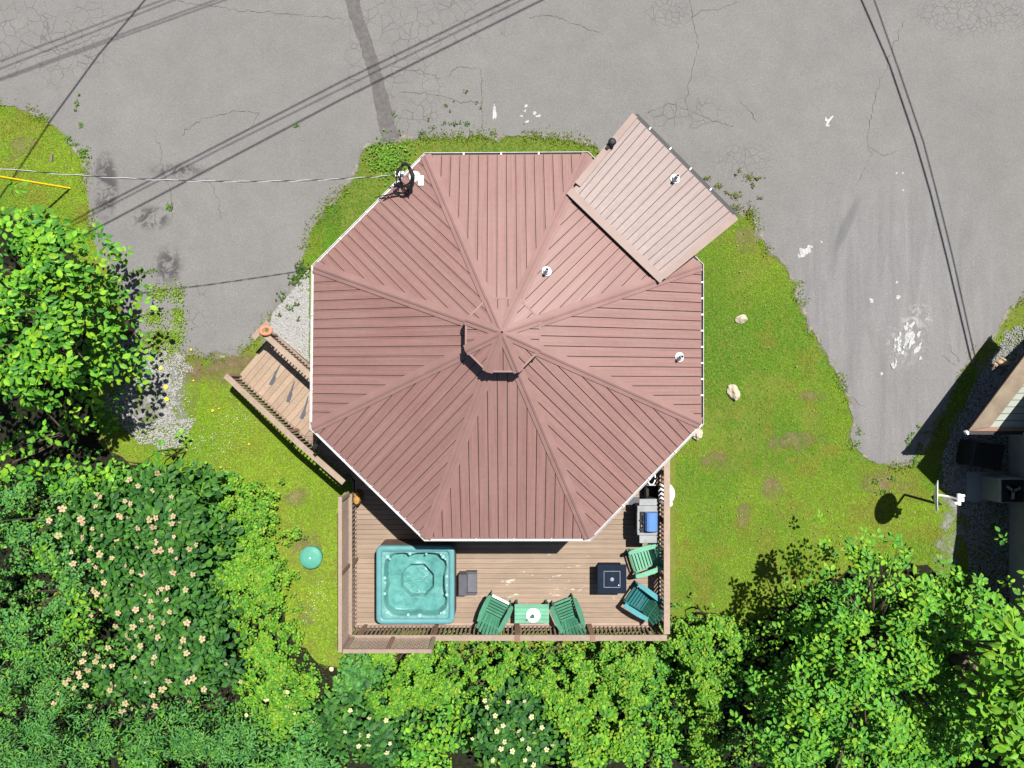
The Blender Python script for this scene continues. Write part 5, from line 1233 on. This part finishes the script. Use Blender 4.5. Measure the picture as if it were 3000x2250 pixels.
plant('corner_branch_tree', 'bright yellow-green leaves of a tall tree at the bottom right corner', 'tree', [(3020, 1960, 60, 120), (3020, 2160, 80, 130)], (4.8, 6.8), .26, 90, 7, G_LIME[:3]+G_BRIGHT[:2], 45, parts=60, gap=.2)
plant('understory_shrub', 'shaded small-leaved shrub in the gap beside the big leafy tree', 'shrub', [(1960, 2080, 110, 130), (2230, 1990, 90, 150), (1960, 2230, 110, 80), (2230, 2180, 100, 100)], (.3, .9), .1, 260, 7, G_MID, 46, small=2, gap=.45, trunk=False)

for lb, bl, sd_ in (('shaded ground cover under the shrubs along the bottom middle', [(1200, 2060, 220, 200), (1500, 2060, 200, 200), (1800, 2060, 200, 200), (2050, 2060, 150, 220)], 61),
                    ('shaded ground cover under the bushes at the lower left', [(150, 1500, 260, 160), (120, 1900, 260, 260), (450, 2180, 320, 130), (820, 2180, 180, 130)], 62),
                    ('shaded ground cover beneath the big leafy tree', [(2450, 1950, 220, 200), (2750, 1950, 260, 220), (2550, 2200, 330, 120)], 63)):
    plant('ground_cover', lb, 'ground cover', bl, (.15, .5), .09, 1500, 6, G_MID+G_DARK, sd_, small=2, gap=.2, lobes=2, trunk=False, wide=.75, droop=.05, under=.2)

# flowers on the bushes
def flower_mesh(mat, pet, seed):
    mb = MB(); rr = random.Random(seed)
    for k in range(5):
        a = 2*math.pi*k/5+rr.uniform(-.15, .15); d = Vector((math.cos(a), math.sin(a), 0)); s_ = Vector((-d.y, d.x, 0)); L_ = rr.uniform(.85, 1.1)
        vs = [d*.08, d*.45*L_+s_*.34+Vector((0, 0, .14)), d*.45*L_-s_*.34+Vector((0, 0, .14)), d*.9*L_+s_*.3+Vector((0, 0, .1)), d*.9*L_-s_*.3+Vector((0, 0, .1)), d*1.02*L_+Vector((0, 0, .06)), d*.5*L_+Vector((0, 0, .06))]
        mb.add(vs, [(0, 6, 1), (0, 2, 6), (6, 5, 3, 1), (6, 2, 4, 5)])
    me = bpy.data.meshes.new('flower'); mb2 = mb
    n1 = len(mb.f); mb.lathe([(.2, .1), (.17, .17), (.001, .2)], (0, 0, 0), 8)
    me.from_pydata(mb.v, [], mb.f); me.materials.append(mat); me.materials.append(M['pollen'])
    me.polygons.foreach_set('material_index', [0]*n1+[1]*(len(mb.f)-n1)); return me
FMS = [flower_mesh(M['petal'], 5, k) for k in range(3)]; CMS = [flower_mesh(M['cream'], 5, 10+k) for k in range(2)]
FL = [(318, 55), (380, 152), (522, 45), (535, 68), (535, 168), (598, 108), (660, 152), (587, 235), (462, 262), (472, 335), (578, 315), (645, 275), (620, 358), (662, 385), (725, 298), (748, 228), (760, 168), (775, 20), (785, 38), (835, 45), (898, 18), (928, 50), (968, 50), (1010, 38), (993, 98), (892, 105), (893, 218), (1003, 195), (1005, 252), (1040, 248), (1108, 248), (1143, 300), (1122, 28), (1112, 75), (1175, 70), (1228, 72), (1127, 160), (1228, 240), (1272, 212), (1122, 392), (1250, 405), (852, 388), (815, 348), (772, 465), (855, 470), (927, 402), (675, 458), (608, 505), (628, 532), (660, 565), (690, 548), (738, 515), (815, 560), (922, 530), (975, 578), (1022, 522), (1080, 570), (1045, 500), (1202, 505), (1085, 490), (575, 622), (592, 665), (655, 628), (765, 655), (880, 632), (918, 702), (980, 680), (1100, 648), (985, 752), (1060, 720), (860, 745), (748, 738), (1212, 718), (1187, 830), (1310, 823), (1022, 812), (880, 800), (838, 822), (820, 800), (910, 865), (895, 910), (865, 942), (1168, 878), (1210, 915), (548, 918), (535, 968), (633, 935), (618, 970), (673, 1000), (727, 993), (805, 1035), (568, 1025), (508, 1045), (475, 1040), (515, 1070), (450, 1085), (425, 1105), (480, 1140), (553, 1125), (565, 1130), (720, 1110), (712, 1155), (740, 1130), (880, 1072), (942, 1090), (988, 980), (1000, 940), (1090, 1095), (1215, 1100), (1250, 1078), (1322, 1148), (1465, 985), (990, 1190), (1005, 1257), (1228, 1228), (812, 1240), (790, 1290), (855, 1275), (585, 1258), (375, 1175), (378, 1230), (350, 1245), (932, 1258), (1052, 1150), (700, 880), (820, 880), (1560, 1100), (825, 140), (1440, 100)]
FL = [(x/2.212, 1500+y/2.212) for x, y in FL]+[(x/2.212, 750+y/2.212) for x, y in ((838, 1450), (895, 1490), (985, 1525), (1022, 1410), (810, 1588), (845, 1605), (630, 1545), (650, 1562), (620, 1622), (403, 1638), (1112, 1560), (1102, 1645))]
def put_flower(me, px, py, z, r, parent, rr):
    o = link('flower', me, parent); q = P(px, py, z); o.location = q; o.scale = (r, r, r); o.rotation_euler = (rr.gauss(0, .3), rr.gauss(0, .3), rr.uniform(0, 6.28))
rr = random.Random(4)
for x, y in FL: put_flower(FMS[rr.randrange(3)], x, y, 2.05+rr.uniform(0, .4), rr.uniform(.05, .105), FB, rr)
for x, y in ((57, 1285), (180, 1335), (290, 1350), (25, 1425), (122, 1445), (175, 1450), (112, 1517), (175, 1510), (315, 1500), (295, 1560)): put_flower(CMS[rr.randrange(2)], 1000+x/2.212, 1500+y/2.212, 1.6, rr.uniform(.05, .08), DB1, rr)
for x, y in ((930, 1222), (1082, 1230), (1187, 1225), (945, 1265), (997, 1320), (1048, 1385), (1008, 1420), (1150, 1418), (1232, 1330), (1300, 1398), (1248, 1430), (1172, 1473), (1058, 1490), (1035, 1535), (1108, 1550), (1215, 1535), (1330, 1540), (1368, 1510), (982, 1608), (1190, 1608), (1245, 1640), (850, 1470), (953, 1372)): put_flower(CMS[rr.randrange(2)], 1000+x/2.212, 1500+y/2.212, 1.7, rr.uniform(.05, .085), DB2, rr)
# pale fallen petals / yellow leaves lying about
def disc(name, label, cat, group, px, py, z, r, mat, seed):
    rr_ = random.Random(seed); mb = MB(); n_ = 10; pts = [Vector((math.cos(2*math.pi*k/n_)*r*rr_.uniform(.82, 1.1), math.sin(2*math.pi*k/n_)*r*rr_.uniform(.75, 1.1), rr_.uniform(0, .015))) for k in range(n_)]
    mb.add([Vector((0, 0, .02))]+pts, [(0, 1+k, 1+(k+1) % n_) for k in range(n_)]); o = mb.build(name, mat); o.location = P(px, py, z); return tag(o, label, cat, group)
for k, (x, y, r) in enumerate(((405, 1137, .065), (486, 1134, .07), (488, 1169, .065), (471, 1079, .055), (560, 1024, .035), (567, 1115, .03), (372, 1168, .04))):
    disc('fallen_leaf', ('round yellow leaf on gravel, nearest the shaded tree edge', 'largest round yellow leaf in the middle of the gravel', 'round yellow leaf low in the gravel patch', 'round yellow leaf at the upper end of the gravel', 'tiny yellow leaf on the asphalt above the gravel', 'tiny yellow leaf at the gravel edge near the dry grass', 'small yellow leaf in the tree shade beside the gravel')[k], 'leaf', 'yellow leaves on the gravel', x, y, .06, r, M['yleaf'], k)
for k, (x, y, r) in enumerate(((623, 1203, .04), (641, 1197, .03), (729, 1301, .03))):
    disc('fallen_leaf', ('larger of two close yellow leaves on the lawn beside the ramp', 'smaller of two close yellow leaves on the lawn beside the ramp', 'lone yellow leaf on the lawn lower down from the ramp')[k], 'leaf', 'yellow leaves on the ramp lawn', x, y, .06, r, M['yleaf'], 20+k)
for k, (x, y, r, z) in enumerate(((780, 2047, .09, 1.0), (841, 2028, .07, 1.0), (840, 2040, .06, 1.0), (840, 2072, .07, 1.0), (722, 2095, .06, 1.0), (767, 2145, .08, 1.0), (745, 2145, .07, 1.0), (860, 2088, .07, .9), (890, 2062, .08, .9), (971, 1960, .07, .5), (857, 2130, .06, .9), (920, 2117, .05, .9))):
    disc('pale_blossom', 'pale cream blossom on the yellow-green shrub', 'blossom', 'cream blossoms on the yellow-green shrub', x, y, z, r, M['cream'], 40+k)

# ------------------------------------------------------------------ grass, weeds, gravel
lot2 = [(q.x, q.y) for q in lot_poly]
def scatter(n, x0, x1, y0, y1):
    a = P(x0, y1, 0); b = P(x1, y0, 0); return RNG.uniform(a.x, b.x, n), RNG.uniform(a.y, b.y, n)
def px(poly): return [tuple(P(x, y, 0))[:2] for x, y in poly]
oct_in = [(v.x, v.y) for v in inset(.885, 0)]
GR1 = px([(320, 980), (420, 1000), (500, 1010), (565, 1075), (590, 1150), (575, 1230), (530, 1310), (430, 1320), (310, 1200)])
GR2 = px([(905, 790), (905, 1120), (850, 1080), (790, 960), (800, 920), (860, 850)])
GR3 = px([(2960, 960), (3050, 940), (3050, 2000), (2870, 2000), (2840, 1800), (2830, 1500), (2760, 1430), (2760, 1330), (2800, 1240), (2850, 1130)])
def grass(n, rect, length=.075):
    x, y = scatter(n, *rect)
    ok = ~inside(x, y, lot2) & ~inside(x, y, oct_in)
    bald = vnoise(x+40, y+40, .9, 8, 4); d = np.ones_like(x)
    for gpoly, f in ((GR1, .2), (GR2, .05), (GR3, .1)): d = np.where(inside(x, y, gpoly), f, d)
    d *= np.clip((bald-.2)*7, .4, 1)
    d = np.where(inside(x, y, px(SHADE_LITTER)), .06, d)
    for cx, cy, rx, ry, f in ((560, 1080, 100, 50, .35), (650, 1060, 85, 30, .4), (2590, 1415, 95, 45, .25), (905, 1590, 55, 50, .2), (2190, 700, 45, 50, .5), (860, 1455, 60, 35, .5), (2180, 1500, 20, 50, .4), (2260, 1430, 50, 30, .5)):
        c = P(cx, cy, 0); k = H/F; e = ((x-c.x)/(rx*k))**2+((y-c.y)/(ry*k))**2; d = np.where(e < 1, d*(f+(1-f)*e), d)
    # thin to nothing under the thick bushes and the deck
    dk_ = inside(x, y, px([(1060, 1300), (1900, 1300), (1900, 1790), (1060, 1790)])); ok &= ~dk_
    ok &= RNG.random(len(x)) < d
    return x[ok], y[ok]
gx, gy_ = [], []
for n_, rect in ((230000, (1980, 2860, 590, 1960)), (190000, (420, 1080, 1040, 2260)), (45000, (-30, 330, 260, 760)), (38000, (840, 1800, 380, 860)), (26000, (330, 620, 960, 1380)), (30000, (2690, 3060, 840, 1900)), (9000, (860, 1000, 600, 850))):
    a, b = grass(n_, rect); gx.append(a); gy_.append(b)
x = np.concatenate(gx); y = np.concatenate(gy_); n = len(x)
def blades(name, label, x, y, lmin, lmax, tint, lean=.9, z=0.0, width=.011):
    n = len(x); r = RNG; th = r.uniform(0, 2*np.pi, n); L_ = r.uniform(lmin, lmax, n); ln = r.uniform(.35, 1.0, n)*lean
    dx, dy = np.cos(th), np.sin(th); w_ = width*r.uniform(.7, 1.5, n)
    base = np.stack([x, y, np.full(n, z)], 1); sd_ = np.stack([-dy*w_, dx*w_, np.zeros(n)], 1)
    tip = base+np.stack([dx*L_*ln, dy*L_*ln, L_*(.45 if lmax < .09 else .8)*np.sqrt(np.clip(1-ln*ln*.8, .05, 1))], 1)
    V = np.stack([base-sd_, base+sd_, tip], 1).reshape(-1, 3); T_ = np.arange(3*n).reshape(-1, 3)
    o = fast_mesh(name, V, T_, M['grass'], None, np.repeat(tint, 3, 0)); return tag(o, label, 'grass', kind='stuff')
n1 = vnoise(x+30, y+30, .35, 2, 3); n2 = vnoise(x+10, y+70, 1.6, 4, 3); n3 = RNG.random(n)
green = np.array((.078, .205, .006)); lime = np.array((.17, .285, .010)); olive = np.array((.175, .18, .018)); straw = np.array((.2, .155, .055))
n1 = .6*n1+.4*vnoise(x+90, y+15, .9, 6, 4); t1 = np.clip((n1-.38)*4.2, 0, 1)[:, None]; tint = green*(1-t1)+lime*t1
t2 = np.clip((n2-.5)*3.0, 0, .75)[:, None]; tint = tint*(1-t2)+olive*t2
# lusher along the house on the right, brighter on the left lawn
cR = P(2080, 980, 0); lush = np.exp(-((x-cR.x)/1.3)**2-((y-cR.y)/3.4)**2)[:, None]*.75; tint = tint*(1-lush)+np.array((.05, .17, .007))*lush
lf = ((x < -4.2) & (y < 0))[:, None]*.5; tint = tint*(1-lf)+np.array((.17, .285, .010))*lf
north = np.clip((y-4.2)*1.2, 0, .8)[:, None]*(np.abs(x+2) < 6)[:, None]; tint = tint*(1-north)+np.array((.05, .15, .007))*north
tint = np.where((n3 < .07)[:, None], straw, tint)*RNG.uniform(.7, 1.3, (n, 1))
blades('lawn_grass', 'short green lawn grass around the house', x, y, .035, .085, tint)
# longer tufts along edges
ex = np.array([q.x for q in edge_line]); ey = np.array([q.y for q in edge_line]); NT_ = 9000; sel = RNG.integers(0, len(ex), NT_)
jx = ex[sel]+RNG.normal(0, .10, NT_); jy = ey[sel]+RNG.normal(0, .10, NT_); cl = vnoise(jx+60, jy+60, 1.5, 12, 2); ok = (cl > .5) & (np.abs(jx) < 16); jx, jy = jx[ok], jy[ok]
blades('edge_tufts', 'ragged grass tufts creeping over the asphalt edge', jx, jy, .06, .14, (np.array((.12, .18, .014))[None]*RNG.uniform(.6, 1.5, (len(jx), 1))), z=.02, width=.013)
def weeds(spots, name, label, leaf=.04, colr=(.07, .14, .014)):
    C = []
    for x_, y_, rx, ry, n_ in spots:
        q = P(x_, y_, 0); k = H/F; C.append(np.stack([q.x+RNG.normal(0, .5, n_)*rx*k, q.y+RNG.normal(0, .5, n_)*ry*k, .03+RNG.uniform(0, .06, n_)], 1))
    C = np.concatenate(C); m_ = len(C); th = RNG.uniform(0, 6.28, m_)
    D_ = np.stack([np.cos(th), np.sin(th), RNG.normal(.1, .2, m_)], 1); N_ = np.stack([RNG.normal(0, .4, m_), RNG.normal(0, .4, m_), np.ones(m_)], 1); L_ = leaf*RNG.uniform(.6, 1.6, m_)
    o = leaves_mesh(name, C, D_, N_, L_, L_*.8, np.array(colr)[None]*RNG.uniform(.6, 1.5, (m_, 1)), M['leaf'], None, 2); return tag(o, label, 'weeds', kind='stuff')
weeds([(234, 280, 4, 4, 12), (228, 305, 5, 14, 22), (224, 325, 3, 10, 12), (240, 368, 6, 9, 22), (205, 408, 12, 10, 34), (250, 450, 18, 20, 90), (499, 609, 10, 9, 40), (220, 423, 12, 6, 20), (872, 369, 10, 5, 20), (425, 795, 40, 9, 90), (395, 805, 20, 8, 20), (360, 815, 18, 6, 30)], 'crack_weeds', 'small green weeds rooted in cracks of the left lot')
weeds([(1366, 271, 8, 4, 14), (1309, 310, 8, 4, 10), (1320, 327, 5, 4, 6), (1302, 361, 6, 5, 12), (1322, 362, 10, 4, 12), (1335, 364, 6, 7, 18), (1350, 362, 6, 4, 8), (1371, 363, 9, 7, 20), (1272, 375, 8, 5, 10), (1256, 350, 5, 4, 8), (1234, 395, 10, 14, 34), (1157, 338, 7, 9, 18), (1172, 390, 4, 10, 14), (1330, 298, 4, 3, 6), (1398, 301, 8, 5, 10), (1410, 316, 3, 4, 6)], 'crack_weeds', 'tufts of weeds in cracked pavement above the roof edge', .035, (.045, .10, .014))
weeds([(2072, 523, 12, 7, 30), (2103, 545, 14, 9, 40), (2128, 565, 8, 5, 14), (2155, 572, 16, 12, 50), (2166, 500, 6, 4, 12), (2153, 513, 5, 5, 12), (2195, 520, 16, 10, 50), (2220, 524, 12, 5, 26), (2203, 545, 5, 6, 14), (2155, 612, 16, 10, 60), (2195, 625, 14, 12, 60), (2225, 580, 8, 4, 12)], 'crack_weeds', 'mossy weeds on the pavement beside the porch corner', .035, (.085, .10, .015))
sp2 = [(2688, 1250, 6, 5, 14)]+[(2685+28*math.cos(a), 1295+28*math.sin(a), 6, 6, 14) for a in (2.6, 3.1, 3.6, 4.2)]+[(2700+i*10, 1266, 6, 3, 10) for i in range(5)]+[(2693-i*3.5, 1300+i*12, 7, 6, 20) for i in range(5)]+[(2675, 1352, 10, 12, 40), (2752, 1225, 6, 9, 22), (2515, 1260, 12, 16, 30), (2510, 1300, 10, 12, 26), (2565, 1410, 14, 9, 30), (2610, 1400, 10, 8, 20), (2590, 1440, 20, 10, 40)]
weeds(sp2, 'crack_weeds', 'weeds in a curved crack at the bottom end of the drive', .035, (.07, .15, .014))
weeds([(470, 860, 34, 22, 240), (520, 860, 26, 26, 160), (455, 930, 34, 30, 260), (525, 930, 22, 40, 260), (470, 990, 40, 30, 420), (520, 990, 26, 30, 240), (460, 1025, 12, 14, 60), (505, 1025, 10, 12, 60)], 'clover_mat', 'bright clover growing over the end of the drive', .04, (.12, .20, .012))
weeds([(1140, 455, 66, 44, 420), (1140, 480, 44, 44, 260)], 'ground_ivy', 'leafy ground cover in the strip by the roof corner', .05, (.085, .185, .014))
weeds([(640, 1300, 70, 60, 90), (700, 1230, 60, 40, 40), (560, 1300, 40, 40, 60), (745, 1590, 90, 60, 40), (930, 1750, 40, 60, 60), (540, 1180, 30, 40, 60)], 'clover_blossoms', 'tiny white clover heads dotted over the lawn by the ramp', .02, (.5, .5, .42))
weeds([(2250, 1200, 180, 260, 40), (2350, 1550, 220, 120, 40), (640, 1350, 90, 120, 25), (2150, 1500, 60, 120, 18), (2180, 800, 70, 120, 14)], 'dry_leaves', 'scattered dry leaf bits lying on the lawn', .035, (.22, .17, .08))
weeds([(830, 870, 14, 14, 30), (850, 905, 12, 10, 24), (870, 890, 8, 12, 16), (820, 925, 8, 8, 14), (876, 935, 6, 6, 10), (885, 790, 20, 25, 160), (870, 820, 18, 14, 100)], 'gravel_weeds', 'dark weeds sprouting in the white gravel by the ramp', .05, (.045, .085, .014))

def stones(name, label, poly, n, smin, smax, mat, nthr=.35):
    p = np.array(poly); x_ = RNG.uniform(p[:, 0].min(), p[:, 0].max(), n); y_ = RNG.uniform(p[:, 1].min(), p[:, 1].max(), n)
    nz = vnoise(x_+20, y_+20, 1.4, 17, 3); ok = inside(x_, y_, poly) & (nz > nthr); x_, y_ = x_[ok], y_[ok]; m_ = len(x_)
    base = np.array([(1, 0, 0), (-1, 0, 0), (0, 1, 0), (0, -1, 0), (0, 0, 1), (0, 0, -1)], float); Fo = np.array([(0, 2, 4), (2, 1, 4), (1, 3, 4), (3, 0, 4), (2, 0, 5), (1, 2, 5), (3, 1, 5), (0, 3, 5)])
    s_ = RNG.uniform(smin, smax, m_)[:, None, None]; V = base[None]*s_*RNG.uniform(.6, 1.3, (m_, 6, 1)); V[:, :, 2] *= .7
    th = RNG.uniform(0, 6.28, m_); c_, sn = np.cos(th)[:, None], np.sin(th)[:, None]; vx = V[:, :, 0]*c_-V[:, :, 1]*sn; vy = V[:, :, 0]*sn+V[:, :, 1]*c_
    V = np.stack([vx+x_[:, None], vy+y_[:, None], V[:, :, 2]+.034], -1)
    o = fast_mesh(name, V.reshape(-1, 3), (Fo[None]+np.arange(m_)[:, None, None]*6).reshape(-1, 3), mat); return tag(o, label, 'gravel', kind='stuff')
stones('gravel', 'loose pale gravel at the end of the drive by the left tree', GR1, 12000, .010, .026, M['pebble'], .44)
stones('gravel', 'white gravel between the ramp and the house wall', GR2, 9000, .015, .04, M['pebble'], .15)
stones('gravel', 'grey gravel strip beside the neighbouring building', GR3, 26000, .012, .028, M['greypebble'], .25)
for o in bpy.data.objects:
    if '_w' in o: del o['_w']
